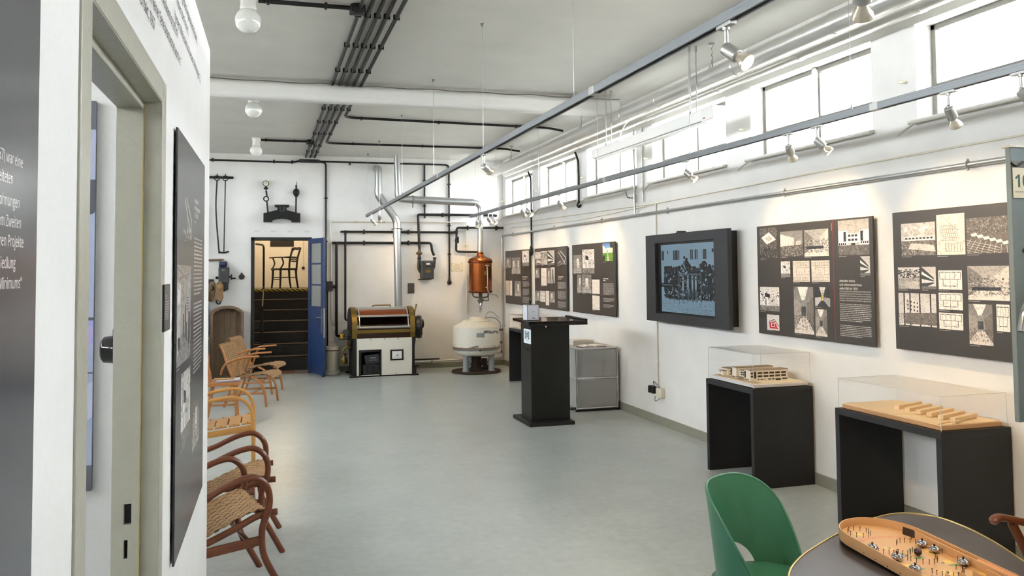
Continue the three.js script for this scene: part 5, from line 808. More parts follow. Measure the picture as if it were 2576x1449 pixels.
{ // partition posters
  const pPanel = (name, label, s0, s1, y0, y1, m, tex, rough, off = 0.005, th = 0.005) => {
    const F = 1 - (off + th) / 0.2504; s0 = 3.357 - (3.357 - s0) * F; s1 = 3.357 - (3.357 - s1) * F; y0 = 1.5 + (y0 - 1.5) * F; y1 = 1.5 + (y1 - 1.5) * F;
    const t = thing(name, label, 'poster');
    obj('board', PT(box(off, off + th, y0, y1, s0, s1, 0.0008)), m, t);
    obj('standoff', PT(box(0.001, off, y0 + (y1 - y0) * 0.2, y1 - (y1 - y0) * 0.2, s0 + (s1 - s0) * 0.45, s0 + (s1 - s0) * 0.55)), mat.black, t);
    obj('print', PT(new THREE.PlaneGeometry(s1 - s0, y1 - y0).rotateY(Math.PI / 2).translate(off + th + 0.0005, (y0 + y1) / 2, (s0 + s1) / 2)), new THREE.MeshPhysicalMaterial({ color: 0xffffff, map: tex, roughness: rough }), t, true);
    return t;
  };
  // u runs from the near edge (s1) to the far edge (s0)
  pPanel('exhibition_panel', 'tall glossy dark panel on the partition beside the doorway', 0.208, 1.045, 0.755, 1.880, M(0x26262a, { roughness: 0.2 }), canvasTex(1100, 1480, (x, W, H) => {
    x.fillStyle = '#4a4a4e'; x.fillRect(0, 0, W, H);
    const u = (s) => (1.045 - s) / 0.837, v = (y) => (1.880 - y) / 1.125, R = (k, sa, ya, sb, yb) => photo(x, W, H, k, u(sa), v(ya), u(sb) - u(sa), v(yb) - v(ya));
    R('slope', 0.885, 1.744, 0.655, 1.599); R('loft', 1.03, 1.522, 0.68, 1.253); R('house', 0.92, 1.225, 0.67, 1.02); R('mono', 0.59, 1.10, 0.37, 0.95);
    x.fillStyle = '#8a2a30'; x.fillRect(u(0.60) * W, 0, 3, H); x.fillStyle = '#c8c6c4'; x.fillRect(u(0.60) * W - 9, v(1.80) * H, 4, 70);
    words(x, W, H, u(0.575), v(1.741), 0, ['blumläger feld', 'siedlung georgsgarten', '1925 bis 1931'], 25, 30); x.fillStyle = '#cfcdca'; x.fillRect(u(0.585) * W, v(1.662) * H, 90, 3);
    lines(x, W, H, u(0.58), v(1.612), 0.34, v(1.425) - v(1.612), 15); lines(x, W, H, u(0.58), v(1.407), 0.34, v(1.18) - v(1.407), 18);
  }), 0.22);
  pPanel('info_plate', 'small dark text plate between door frame and glossy panel', 1.178, 1.284, 1.365, 1.474, M(0x2a2a2e), canvasTex(300, 310, (x, W, H) => { x.fillStyle = '#47464a'; x.fillRect(0, 0, W, H); words(x, W, H, 0.14, 0.18, 0, ['magazin'], 26, 28); x.fillStyle = '#cfcdca'; x.fillRect(40, 92, 200, 3); lines(x, W, H, 0.14, 0.36, 0.7, 0.42, 8); }), 0.3, 0.004, 0.004);
  pPanel('exhibition_panel', 'large grey panel with white text cut by the left edge of the frame', 2.352, 3.25, 0.60, 2.05, M(0x3a3b40, { roughness: 0.3 }), canvasTex(1400, 2048, (x, W, H) => {
    x.fillStyle = '#4c4d53'; x.fillRect(0, 0, W, H);
    const v = (y) => (2.05 - y) / 1.45 * H, u = (s) => (3.25 - s) / 0.898 * W; x.fillStyle = '#e6e4e0'; x.textAlign = 'right'; x.font = '22px sans-serif';
    for (const [str, s, y] of [['(1880–1967) war eine', 2.407, 1.608], ['Architekten, die leiteten', 2.438, 1.588], ['kleine gesunde Wohnungen', 2.415, 1.566], ['Zeit vor dem Zweiten', 2.409, 1.546], ['seinen weiteren Projekte', 2.400, 1.527], ['die erste Siedlung', 2.426, 1.506], ['die „Wohnung des Minimums“', 2.404, 1.486]]) x.fillText(str, u(s), v(y));
    x.textAlign = 'left';
  }), 0.16, 0.002, 0.003);
  // lettering straight on the wall, one plane per line, each a real strip of vinyl letters
  const t = thing('wall_lettering', 'black quotation lettered on the partition above the doorway', 'lettering');
  const rowsT = [['Die große Frage des Organischen Wissens,', 0.532, 2.232], ['das ist das Problem der Frauen,', 0.80, 2.186], ['besser: Wie lassen sich bessere Wohnungen [..]', 0.405, 2.135], ['mit geringem Aufwand schaffen?', 1.065, 2.104], ['ist bisher von keiner Seite beantwortet worden.“', 0.985, 2.050], ['Otto Haesler, Architekt, 1957', 1.478, 2.008]];
  for (const [str, s, y] of rowsT) {
    const wpx = 1100, len = 1.15; const al = canvasTex(wpx, 48, (x) => { x.fillStyle = '#000'; x.fillRect(0, 0, wpx, 48); x.fillStyle = '#fff'; x.font = '33px sans-serif'; x.textAlign = 'right'; x.fillText(str, wpx - 6, 35); });
    al.colorSpace = THREE.NoColorSpace;
    obj('text_line', PT(new THREE.PlaneGeometry(len, 0.05).rotateY(Math.PI / 2).translate(0.0012, y + 0.012, s + len / 2)), M(0x2a2a2c, { alphaMap: al, transparent: true, roughness: 0.6 }), t, true);
  }
}
{ // poster on the office end wall seen through the doorway
  const t = thing('exhibition_panel', 'tall pale blue photo panel seen through the left doorway', 'poster');
  obj('board', box(-1.1, -0.573, 0.745, 2.115, -3.268, -3.245, 0.002), M(0x5a5c64), t);
  obj('print', new THREE.PlaneGeometry(0.527, 1.37).translate(-0.8365, 1.43, -3.2445), M(0xffffff, { roughness: 0.5, map: canvasTex(512, 1330, (x, W, H) => {
    x.fillStyle = '#5c5e66'; x.fillRect(0, 0, W, H); x.fillStyle = '#a9b0cc'; x.fillRect(0, 0.075 * H, W, 0.86 * H);
    x.fillStyle = '#c9cde0'; for (let i = 0; i < 26; i++) { x.fillStyle = `rgb(${rr(150, 215) | 0},${rr(158, 218) | 0},${rr(190, 232) | 0})`; const y = rr(0.1, 0.9) * H; x.beginPath(); x.ellipse(W * rr(0.5, 1), y, rr(20, 90), rr(30, 110), 0.4, 0, 7); x.fill(); }
    x.fillStyle = '#4a4b55'; x.beginPath(); x.ellipse(W * 0.97, 0.25 * H, 30, 60, 0, 0, 7); x.fill(); x.fillRect(0, 0.205 * H, W, 12); x.fillRect(0, 0.56 * H, W, 10); x.fillRect(0, 0.70 * H, W, 4);
  }) }), t, true);
}
{ // screen in a dark frame
  const t = thing('wall_screen', 'wall mounted screen in a black frame showing a photograph', 'screen');
  const x0 = 3.545, z0 = -7.374, z1 = -5.89, y0 = 1.01, y1 = 1.818, a = z0 + 0.13 * 1.484, b = z0 + 0.857 * 1.484, c = y1 - 0.908 * 0.808, d = y1 - 0.094 * 0.808;
  obj('housing', box(x0 + 0.03, XR, 1.025, 1.806, z0 + 0.2, -5.965, 0.004), mat.blackMatt, t);
  const fr = polyShape([[z0, y0], [z1, y0], [z1, y1], [z0, y1]]); fr.holes.push(new THREE.Path([[a, c], [b, c], [b, d], [a, d]].map(([p, q]) => new THREE.Vector2(p, q))));
  obj('frame', extrude(fr, 0.034, 0.002).rotateY(-Math.PI / 2).translate(x0 + 0.034, 0, 0), M(0x25262b, { roughness: 0.5 }), t);
  obj('knob', cyl(0.05, 0.042, 0.03, [x0 + 0.05, 1.822, -6.75], 'y', 24), mat.black, t);
  const scr = canvasTex(900, 720, (x, W, H) => {
    const bl = (v) => `rgb(${v * 0.72 | 0},${v * 0.87 | 0},${v * 0.97 | 0})`;
    x.fillStyle = bl(176); x.fillRect(0, 0, W, H);
    x.fillStyle = bl(70); for (const [p, w] of [[0.24, 0.06], [0.3, 0.06], [0.56, 0.05], [0.64, 0.05], [0.78, 0.06], [0.93, 0.03], [0.01, 0.05], [0.12, 0.02]]) x.fillRect(p * W, 0.09 * H, w * W, (w > 0.03 ? 0.14 : 0.05) * H);
    x.fillStyle = bl(205); for (const p of [0.27, 0.33, 0.585, 0.665]) x.fillRect(p * W, 0.09 * H, 6, 0.14 * H);
    for (let i = 0; i < 1500; i++) { const u = rnd(), top = 0.33 - 0.08 * Math.exp(-Math.pow((u - 0.47) / 0.05, 2)) * 2 - 0.06 * Math.exp(-Math.pow((u - 0.8) / 0.07, 2)) + (u < 0.06 ? 0.5 : 0); const vv = rr(top, 0.8); if (vv > 0.8) continue; x.fillStyle = bl(rr(28, 66)); x.beginPath(); x.arc(u * W, vv * H, rr(6, 18), 0, 7); x.fill(); }
    for (let i = 0; i < 700; i++) { x.fillStyle = bl(rr(130, 178)); x.fillRect(rnd() * W, rr(0.79, 1) * H, rr(6, 30), rr(2, 8)); }
    x.fillStyle = bl(150); x.fillRect(0.33 * W, 0.43 * H, 0.4 * W, 8); x.fillStyle = bl(105); x.fillRect(0.335 * W, 0.38 * H, 10, 0.5 * H); x.fillRect(0.735 * W, 0.36 * H, 10, 0.5 * H);
    for (const [p, q, len] of [[0.42, 0.5, 0.36], [0.51, 0.47, 0.34], [0.59, 0.48, 0.36], [0.65, 0.49, 0.34]]) { x.fillStyle = bl(168); x.beginPath(); x.arc(p * W, q * H, 14, 0, 7); x.fill(); x.fillRect(p * W - 14, (q + 0.03) * H, 28, len * 0.42 * H); x.fillStyle = bl(112); x.fillRect(p * W - 11, (q + len * 0.45) * H, 8, len * 0.55 * H); x.fillRect(p * W + 3, (q + len * 0.45) * H, 8, len * 0.55 * H); x.fillStyle = bl(150); x.fillRect(p * W - 14, 0.44 * H, 5, (q - 0.42) * H); x.fillRect(p * W + 9, 0.44 * H, 5, (q - 0.42) * H); }
    x.fillStyle = bl(30); x.fillRect(0, 0.57 * H, 0.26 * W, 0.06 * H); x.fillStyle = bl(160); for (let i = 0; i < 9; i++) x.fillRect(16 + i * 22, 0.592 * H, 17, 9);
  });
  const sm = M(0x0a0b0c, { emissive: 0xffffff, emissiveMap: scr, emissiveIntensity: 0.6, roughness: 0.15 });
  obj('screen_glass', new THREE.PlaneGeometry(0.67 * 1.484, 0.764 * 0.808).rotateY(-Math.PI / 2).translate(x0 + 0.028, y1 - 0.502 * 0.808, z0 + 0.513 * 1.484), sm, t, true);
  obj('bezel', box(x0 + 0.0285, x0 + 0.032, c - 0.002, d + 0.002, a - 0.002, b + 0.002), M(0x0c0c0e, { roughness: 0.4 }), t);
  const L = new THREE.RectAreaLight(0x9fc4ff, 0.12, 0.95, 0.6); L.position.set(x0 + 0.02, y1 - 0.4, z0 + 0.76); L.lookAt(0, y1 - 0.4, z0 + 0.76); scene.add(L);
}
// ---------- lectern, cabinet, pedestals ----------
{
  const t = thing('lectern', 'tall black lectern standing in the middle of the room', 'lectern');
  obj('foot_board', box(2.44, 2.90, 0, 0.035, -8.22, -7.66, 0.004), mat.black, t);
  obj('body', box(2.50, 2.90, 0.035, 0.985, -8.12, -7.79, 0.004), M(0x060607, { roughness: 0.42 }), t);
  const top = (g) => { const m = new THREE.Matrix4().makeRotationX(0.02); return g.applyMatrix4(m).translate(0, 1.0, -7.82); };
  obj('reading_top', top(box(2.42, 3.02, -0.015, 0.012, -0.32, 0.22, 0.004)), mat.blackGloss, t);
  obj('book_stop', top(box(2.985, 3.02, 0.012, 0.026, -0.32, 0.22, 0.003)), mat.black, t);
  obj('top_edge', top(box(2.42, 3.02, -0.03, -0.014, 0.205, 0.22, 0.002)), mat.black, t);
  obj('lock', cyl(0.010, 0.010, 0.008, [2.655, 0.945, -7.788], 'z', 16), mat.chrome, t);
  obj('slot_handle', [box(2.49, 2.503, 0.70, 0.715, -7.98, -7.83, 0.003), box(2.485, 2.5, 0.715, 0.725, -7.93, -7.88, 0.002)], mat.iron, t);
  const s = thing('notice_sheet', 'pale blue notice sheet stuck on the side of the lectern', 'notice');
  obj('sheet', new THREE.PlaneGeometry(0.235, 0.14).rotateY(-Math.PI / 2).translate(2.4985, 0.847, -7.90), M(0xffffff, { roughness: 0.6, map: canvasTex(470, 280, (x, W, H) => {
    x.fillStyle = '#e9f3f8'; x.fillRect(0, 0, W, H); x.fillStyle = '#7e989c'; x.fillRect(70, 40, 60, 150); x.fillRect(300, 40, 60, 150); x.fillStyle = '#33474c'; x.fillRect(140, 34, 36, 130); x.fillRect(258, 34, 36, 130); x.fillRect(176, 80, 82, 16); x.fillRect(176, 110, 82, 14); x.fillRect(176, 138, 82, 12);
    x.fillRect(70, 170, 70, 22); x.fillRect(290, 170, 70, 22); x.fillRect(196, 164, 20, 30); x.fillStyle = '#b2797b'; x.fillRect(170, 156, 90, 6); x.fillStyle = '#8fa6aa'; x.fillRect(60, 196, 320, 6); for (let i = 0; i < 10; i++) x.fillRect(110 + i * 22, 226, 15, 9);
  }) }), s, true);
  const b = thing('donation_box', 'white donation box with black knob standing on the lectern', 'donation box', [2.50, 1.016, -7.78], 0.06);
  obj('box_body', box(-0.06, 0.06, 0, 0.145, -0.06, 0.06, 0.002), M(0xdfe4f2, { roughness: 0.3 }), b);
  obj('edge_trim', [box(-0.0615, -0.058, 0, 0.146, 0.058, 0.0615), box(0.058, 0.0615, 0, 0.146, 0.058, 0.0615), box(-0.0615, -0.058, 0, 0.146, -0.0615, -0.058), box(-0.0615, 0.0615, 0.1445, 0.148, -0.0615, 0.0615)], M(0x4a3a34, { roughness: 0.4 }), b);
  obj('knob', lathe([[0.001, 0.185], [0.015, 0.184], [0.017, 0.178], [0.009, 0.168], [0.008, 0.155], [0.016, 0.148], [0.001, 0.147]], 18, [0.0, 0, -0.01]), mat.black, b);
  obj('print', new THREE.PlaneGeometry(0.112, 0.138).translate(0, 0.072, 0.0605), M(0xffffff, { roughness: 0.3, map: canvasTex(220, 270, (x) => { x.fillStyle = '#dfe4f2'; x.fillRect(0, 0, 220, 270); x.fillStyle = '#4b4e5c'; x.font = '22px sans-serif'; x.textAlign = 'center'; x.fillText('SPENDE', 108, 128); x.fillRect(78, 232, 5, 18); x.fillRect(88, 226, 26, 5); x.fillRect(96, 236, 40, 10); x.fillRect(140, 224, 6, 24); }) }), b, true);
}
{ // steel cabinet with chrome tube frame
  const t = thing('steel_cabinet', 'low grey steel cabinet with chrome tube frame by the wall', 'cabinet');
  const X0 = 3.175, X1 = 3.645, Z0 = -8.95, Z1 = -8.33, ys = [0.03, 0.345, 0.66], r = 0.011, pnl = M(0xa9aaa8, { roughness: 0.35 });
  for (let i = 0; i < 2; i++) {
    obj('front_panel', box(X0 + 0.013, X1 - 0.013, ys[i] + 0.013, ys[i + 1] - 0.013, Z1 - 0.006, Z1 + 0.002, 0.002), pnl, t);
    obj('side_panel', box(X0 - 0.002, X0 + 0.006, ys[i] + 0.013, ys[i + 1] - 0.013, Z0 + 0.013, Z1 - 0.013, 0.002), pnl, t); obj('side_panel', box(X1 - 0.006, X1 + 0.002, ys[i] + 0.013, ys[i + 1] - 0.013, Z0 + 0.013, Z1 - 0.013, 0.002), pnl, t);
  }
  obj('top_panel', box(X0 + 0.01, X1 - 0.01, 0.655, 0.664, Z0 + 0.01, Z1 - 0.01, 0.002), pnl, t); obj('base_panel', box(X0 + 0.01, X1 - 0.01, 0.026, 0.034, Z0 + 0.01, Z1 - 0.01), pnl, t);
  for (const y of ys) { for (const z of [Z0, Z1]) obj('frame_tube', rod([X0, y, z], [X1, y, z], r, 12), mat.chrome, t); for (const x of [X0, X1]) obj('frame_tube', rod([x, y, Z0], [x, y, Z1], r, 12), mat.chrome, t); for (const x of [X0, X1]) for (const z of [Z0, Z1]) obj('ball_joint', ball(0.0145, [x, y, z], 14), mat.chrome, t); }
  for (const x of [X0, X1]) for (const z of [Z0, Z1]) { obj('frame_tube', rod([x, 0.03, z], [x, 0.66, z], r, 12), mat.chrome, t); obj('foot', cyl(0.016, 0.012, 0.02, [x, 0.01, z], 'y', 14), mat.black, t); }
  obj('floor_bar', [box(X0 - 0.07, X0, 0.02, 0.045, Z1 - 0.03, Z1 + 0.005, 0.004), box(X0 + 0.01, X1 + 0.02, 0.004, 0.022, Z1 - 0.01, Z1 + 0.012, 0.003)], mat.black, t);
  const st = thing('brochure_stack', 'stack of white brochures on the steel cabinet', 'brochures');
  for (let i = 0; i < 6; i++) obj('brochure', rotBox(0.24, 0.0085, 0.2, [3.38 + 0.002 * (i % 3), 0.671 + i * 0.0095, -8.74 + 0.002 * (i % 2)], [0, 0.02 * (i % 3 - 1), 0]), M(i % 2 ? 0xe6e1da : 0xd9d3cb, { roughness: 0.6 }), st);
  obj('cover', rotBox(0.12, 0.001, 0.08, [3.40, 0.724, -8.72], [0, 0, 0]), M(0xc9bfa4), st);
  const bk = thing('open_book', 'open guest book with pale pages on the steel cabinet', 'book', [3.39, 0.666, -8.43], 0.12);
  obj('cover', box(-0.14, 0.14, 0, 0.008, -0.085, 0.085, 0.002), M(0x5b4b4d), bk);
  for (const s of [-1, 1]) { const sh = new THREE.Shape(); sh.moveTo(0, 0.008); sh.bezierCurveTo(0.01, 0.03, 0.06, 0.026, 0.13, 0.016); sh.lineTo(0.13, 0.008); const g = extrude(sh, 0.16).translate(0, 0, -0.08); if (s < 0) g.rotateY(Math.PI); obj('pages', g, M(0xece6e0, { roughness: 0.7 }), bk); }
}
// black plinth tables: a top board on two end boards
const plinthMat = M(0x101116, { roughness: 0.6 });
function plinth(label, x0, x1, z0, z1, h) {
  const t = thing('display_plinth', label, 'plinth', [0, 0, 0], 0, 'black display plinths'), w = 0.036;
  obj('top_board', box(x0, x1, h - w, h, z0, z1, 0.0015), plinthMat, t); obj('end_board', box(x0, x1, 0, h - w, z0, z0 + w, 0.0015), plinthMat, t); obj('end_board', box(x0, x1, 0, h - w, z1 - w, z1, 0.0015), plinthMat, t);
  return t;
}
function vitrine(label, x0, x1, z0, z1, y0, y1) {
  const t = thing('glass_cover', label, 'glass cover', [0, 0, 0], 0, 'clear display covers'), w = 0.004;
  obj('pane', box(x0, x0 + w, y0, y1, z0, z1), mat.acrylic, t); obj('pane', box(x1 - w, x1, y0, y1, z0, z1), mat.acrylic, t); obj('pane', box(x0 + w, x1 - w, y0, y1, z0, z0 + w), mat.acrylic, t); obj('pane', box(x0 + w, x1 - w, y0, y1, z1 - w, z1), mat.acrylic, t);
  obj('top_pane', box(x0, x1, y1, y1 + w, z0, z1), mat.acrylic, t);
  const e = M(0xd9e2e0, { roughness: 0.2 }); for (const [x, z] of [[x0, z0], [x0, z1], [x1, z0], [x1, z1]]) obj('edge', box(x - 0.0012, x + 0.0012, y0, y1 + w, z - 0.0012, z + 0.0012), e, t);
  for (const x of [x0, x1]) obj('edge', box(x - 0.0012, x + 0.0012, y1 + w - 0.001, y1 + w + 0.001, z0, z1), e, t); for (const z of [z0, z1]) obj('edge', box(x0, x1, y1 + w - 0.001, y1 + w + 0.001, z - 0.0012, z + 0.0012), e, t);
}
plinth('black plinth carrying the white school model', 3.19, 3.665, -5.645, -5.015, 0.675);
plinth('black plinth carrying the wooden site model at the right', 3.225, 3.665, -4.21, -3.405, 0.675);
plinth('black plinth mostly hidden behind the lectern', 3.20, 3.66, -10.95, -10.30, 0.72);
vitrine('clear cover over the white school model', 3.205, 3.655, -5.63, -5.03, 0.6755, 0.906);
vitrine('clear cover over the wooden site model', 3.24, 3.655, -4.195, -3.42, 0.6755, 0.845);
vitrine('clear cover on the plinth behind the lectern', 3.21, 3.65, -10.93, -10.32, 0.7205, 0.90);
tag(obj('paper_model', [box(3.25, 3.6, 0.722, 0.735, -10.9, -10.4, 0.002), box(3.3, 3.4, 0.735, 0.78, -10.8, -10.5, 0.002)], M(0xd8cdb6)), 'pale card model on the plinth behind the lectern', 'model');
{ // white school model
  const t = thing('school_model', 'white architectural model of a school with dark windows', 'model'), W = M(0xf0e8d8, { roughness: 0.6 }), Rf = M(0x8f8068, { roughness: 0.7 }), D = M(0x3a3230, { roughness: 0.4 });
  obj('model_base', box(3.215, 3.645, 0.68, 0.70, -5.62, -5.04, 0.001), M(0xe6e6ea, { roughness: 0.5 }), t);
  obj('ground', box(3.235, 3.64, 0.70, 0.704, -5.61, -5.06), M(0xe8dcc0), t); obj('path', box(3.235, 3.30, 0.704, 0.7065, -5.6, -5.08), M(0xb9a584), t);
  const bld = (x0, x1, z0, z1, h, roof = true) => { obj('block', box(x0, x1, 0.704, 0.704 + h, z0, z1), W, t); if (roof) obj('roof', box(x0 - 0.003, x1 + 0.003, 0.704 + h, 0.704 + h + 0.004, z0 - 0.003, z1 + 0.003), Rf, t); };
  bld(3.285, 3.59, -5.27, -5.195, 0.074); bld(3.285, 3.59, -5.44, -5.375, 0.074); bld(3.31, 3.57, -5.375, -5.27, 0.058);
  bld(3.27, 3.33, -5.59, -5.53, 0.034); bld(3.30, 3.36, -5.60, -5.515, 0.052);
  for (const y of [0.751, 0.729]) { for (let i = 0; i < 5; i++) obj('window', box(3.345 + i * 0.048, 3.383 + i * 0.048, y, y + 0.013, -5.196, -5.194), D, t); obj('window', box(3.29, 3.308, y, y + 0.013, -5.196, -5.194), D, t); }
  obj('stair_window', box(3.316, 3.334, 0.722, 0.768, -5.196, -5.194), D, t);
  for (const [a, b] of [[3.345, 3.356], [3.362, 3.366], [3.372, 3.384], [3.39, 3.396], [3.402, 3.408], [3.43, 3.455], [3.462, 3.48], [3.545, 3.585]]) obj('window', box(a, b, 0.709, 0.717, -5.196, -5.194), D, t);
  obj('porch', box(3.49, 3.525, 0.704, 0.716, -5.195, -5.182), D, t);
  for (const z of [-5.21, -5.39]) { obj('stair_window', box(3.283, 3.286, 0.724, 0.77, z - 0.055, z - 0.04), D, t); for (let i = 0; i < 4; i++) obj('window', box(3.283, 3.286, 0.709, 0.717, z - 0.05 + i * 0.014, z - 0.043 + i * 0.014), D, t); }
  for (const y of [0.735, 0.75]) for (let i = 0; i < 3; i++) obj('window', box(3.308, 3.311, y - 0.006, y + 0.003, -5.355 + i * 0.028, -5.335 + i * 0.028), D, t);
  obj('canopy', box(3.27, 3.31, 0.716, 0.719, -5.36, -5.285), Rf, t);
  for (const [y, a] of [[0.735, -5.575], [0.712, -5.58]]) { obj('window', box(3.315, 3.325, y, y + 0.007, -5.516, -5.514), D, t); obj('window', box(3.335, 3.348, y, y + 0.007, -5.516, -5.514), D, t); obj('window', box(3.268, 3.271, y - 0.005, y, a, a + 0.012), D, t); }
}
{ // wooden site model
  const t = thing('site_model', 'light wooden site model with six parallel housing rows', 'model');
  obj('model_base', box(3.255, 3.64, 0.677, 0.699, -4.18, -3.435, 0.002), mat.beech, t); obj('terrain', box(3.26, 3.635, 0.699, 0.703, -4.175, -3.44), mat.maple, t);
  obj('terrain_step', [extrude(polyShape([[3.27, 3.78], [3.63, 3.66], [3.63, 4.17], [3.27, 4.17]].map(([a, b]) => [a, b])), 0.003).rotateX(-Math.PI / 2).translate(0, 0.703, 0)], mat.maple, t);
  obj('road', rotBox(0.40, 0.002, 0.012, [3.45, 0.7045, -3.53], [0, 0.35, 0]), mat.beech, t);
  for (let i = 0; i < 6; i++) { const z = -3.90 + i * 0.082; obj('housing_row', rotBox(i ? 0.24 : 0.25, 0.022, 0.028, [3.50 - i * 0.004, 0.716, z - 0.03], [0, -0.33 + 0.7, 0].map((v, k) => k === 1 ? 0.35 : v), 0.001), mat.maple, t); }
  obj('small_block', rotBox(0.05, 0.012, 0.015, [3.37, 0.711, -3.455], [0, 0.3, 0]), mat.maple, t);
}
// ---------- chairs along the left ----------
const straw = M(0xffffff, { roughness: 0.85, map: dataTex(64, (x, y) => { const v = Math.sin(y * 2 * Math.PI * 8) * 14 + (rnd() - 0.5) * 16; return [160 + v, 126 + v, 88 + v * 0.8]; }), bumpScale: 0.002 });
straw.map.repeat.set(6, 6);
// woven panel: strands running both ways over and under each other; surf(u,v) -> point, u across, v along
function weave(parent, surf, nu, nv, half) {
  const eps = 0.01;
  const nrm = (u, v) => { const a = surf(Math.min(1, u + eps), v).sub(surf(Math.max(0, u - eps), v)), b = surf(u, Math.min(1, v + eps)).sub(surf(u, Math.max(0, v - eps))); return a.cross(b).normalize(); };
  const strand = (along, i, n, m) => {
    const c = (i + 0.5) / n, steps = m * 3, pts = [];
    const P = (t) => along ? [c, t] : [t, c];
    const W = half * (0.9 + 0.2 * ((i * 7) % 3) / 3), pos = [], idx = [];
    for (let k = 0; k <= steps; k++) {
      const t = k / steps, [u, v] = P(t), cell = Math.min(m - 1, Math.floor(t * m)), s = ((cell + i + (along ? 1 : 0)) % 2 ? 1 : -1), ph = Math.sin((t * m - cell) * Math.PI);
      const p = surf(u, v), N = nrm(u, v), [u2, v2] = P(Math.min(1, t + eps)), [u1, v1] = P(Math.max(0, t - eps)), T = surf(u2, v2).sub(surf(u1, v1)).normalize(), S = N.clone().cross(T);
      p.addScaledVector(N, s * 0.0042 * ph);
      for (const [a, b] of [[-W, -0.0018], [W, -0.0018], [W * 0.8, 0.002], [-W * 0.8, 0.002]]) { const q = p.clone().addScaledVector(S, a).addScaledVector(N, b); pos.push(q.x, q.y, q.z); }
      if (k) for (let e = 0; e < 4; e++) { const A = (k - 1) * 4 + e, B = (k - 1) * 4 + (e + 1) % 4, C = k * 4 + e, D = k * 4 + (e + 1) % 4; idx.push(A, B, C, B, D, C); }
    }
    const g = new THREE.BufferGeometry(); g.setAttribute('position', new THREE.Float32BufferAttribute(pos, 3)); g.setIndex(idx); g.computeVertexNormals();
    obj('strand', toCreasedNormals(g, 0.8), straw, parent);
  };
  for (let i = 0; i < nu; i++) strand(true, i, nu, nv);
  for (let i = 0; i < nv; i++) strand(false, i, nv, nu);
}
const part = (name, parent) => { const g = new THREE.Group(); g.name = name; parent.add(g); return g; };
const OVAL = circle(12);
function easyChair(label, pos, turn, w) {   // loop-armed bentwood easy chair with woven seat and back; front edge at x = 0
  const t = thing('bentwood_armchair', label, 'chair', pos, turn, 'red brown bentwood armchairs with woven seats'), hw = w / 2, m = mat.redWood;
  for (const s of [-1, 1]) {
    const z = s * (hw + 0.012);
    obj('arm_loop', sweep(spline([[-0.62, 0.36, z * 0.96], [-0.48, 0.42, z], [-0.36, 0.465, z], [-0.26, 0.498, z], [-0.2, 0.525, z], [-0.14, 0.549, z], [-0.085, 0.562, z], [-0.045, 0.56, z], [-0.008, 0.535, z], [0.014, 0.50, z], [0.022, 0.455, z], [0.018, 0.41, z], [0.004, 0.37, z], [-0.01, 0.325, z], [-0.012, 0.275, z], [-0.008, 0.225, z], [0.006, 0.18, z], [0.03, 0.13, z], [0.062, 0.07, z], [0.10, 0.0, z]], 70), (q) => [0.0155, 0.019 - 0.003 * Math.abs(q - 0.5)], { section: OVAL, smooth: true, up: [0, 0, 1] }), m, t);
    obj('seat_rail', sweep(spline([[-0.56, 0.205, s * hw * 0.97], [-0.35, 0.262, s * hw * 0.97], [-0.15, 0.33, s * hw * 0.97], [-0.04, 0.375, s * hw * 0.97], [0.02, 0.385, s * hw * 0.97], [0.062, 0.386, s * hw * 0.97]], 24), [0.013, 0.016], { section: OVAL, smooth: true, up: [0, 1, 0], fixedUp: true }), m, t);
    obj('side_stretcher', sweep([V(-0.5, 0.235, z * 0.95), V(-0.01, 0.272, z * 0.98)], [0.010, 0.02], { section: RRECT, up: [0, 1, 0] }), m, t);
    obj('back_leg', sweep(spline([[-0.42, 0.42, z * 0.94], [-0.46, 0.25, z * 0.94], [-0.52, 0.1, z * 0.94], [-0.60, 0.0, z * 0.94]], 16), 0.016, { n: 10 }), m, t);
    obj('back_post', sweep(spline([[-0.5, 0.22, s * hw * 0.93], [-0.56, 0.4, s * hw * 0.93], [-0.66, 0.74, s * hw * 0.93]], 14), 0.014, { n: 10 }), m, t);
  }
  obj('front_rail', rod([0.0, 0.37, -hw], [0.0, 0.37, hw], 0.014, 10), m, t); obj('rear_rail', rod([-0.5, 0.225, -hw], [-0.5, 0.225, hw], 0.014, 10), m, t); obj('top_rail', rod([-0.66, 0.735, -hw], [-0.66, 0.735, hw], 0.014, 10), m, t);
  obj('cross_stretcher', rod([-0.05, 0.25, -hw], [-0.05, 0.25, hw], 0.011, 10), m, t); obj('cross_stretcher', rod([-0.46, 0.24, -hw], [-0.46, 0.24, hw], 0.011, 10), m, t);
  const prof = new THREE.CatmullRomCurve3([V(0.012, 0.37, 0), V(0.016, 0.392, 0), V(-0.01, 0.407, 0), V(-0.08, 0.395, 0), V(-0.2, 0.345, 0), V(-0.35, 0.285, 0), V(-0.5, 0.245, 0)]);
  const sagged = (u) => -0.012 * Math.sin(u * Math.PI);
  weave(part('seat', t), (u, v) => { const p = prof.getPoint(v); return V(p.x, p.y + sagged(u) * Math.sin(Math.min(1, v * 3) * 1.57), (u - 0.5) * (w - 0.012)); }, 17, 20, 0.0125);
  weave(part('backrest', t), (u, v) => V(-0.5 - 0.16 * v - 0.01 * Math.sin(v * 3.1), 0.26 + 0.475 * v, (u - 0.5) * (w - 0.05)), 15, 18, 0.0125);
  return t;
}
easyChair('nearest red brown bentwood armchair with woven seat', [-0.05, 0, -4.285], 0.263, 0.43);
easyChair('second red brown bentwood armchair, behind the nearest one', [0.0, 0, -4.94], 0.02, 0.42);
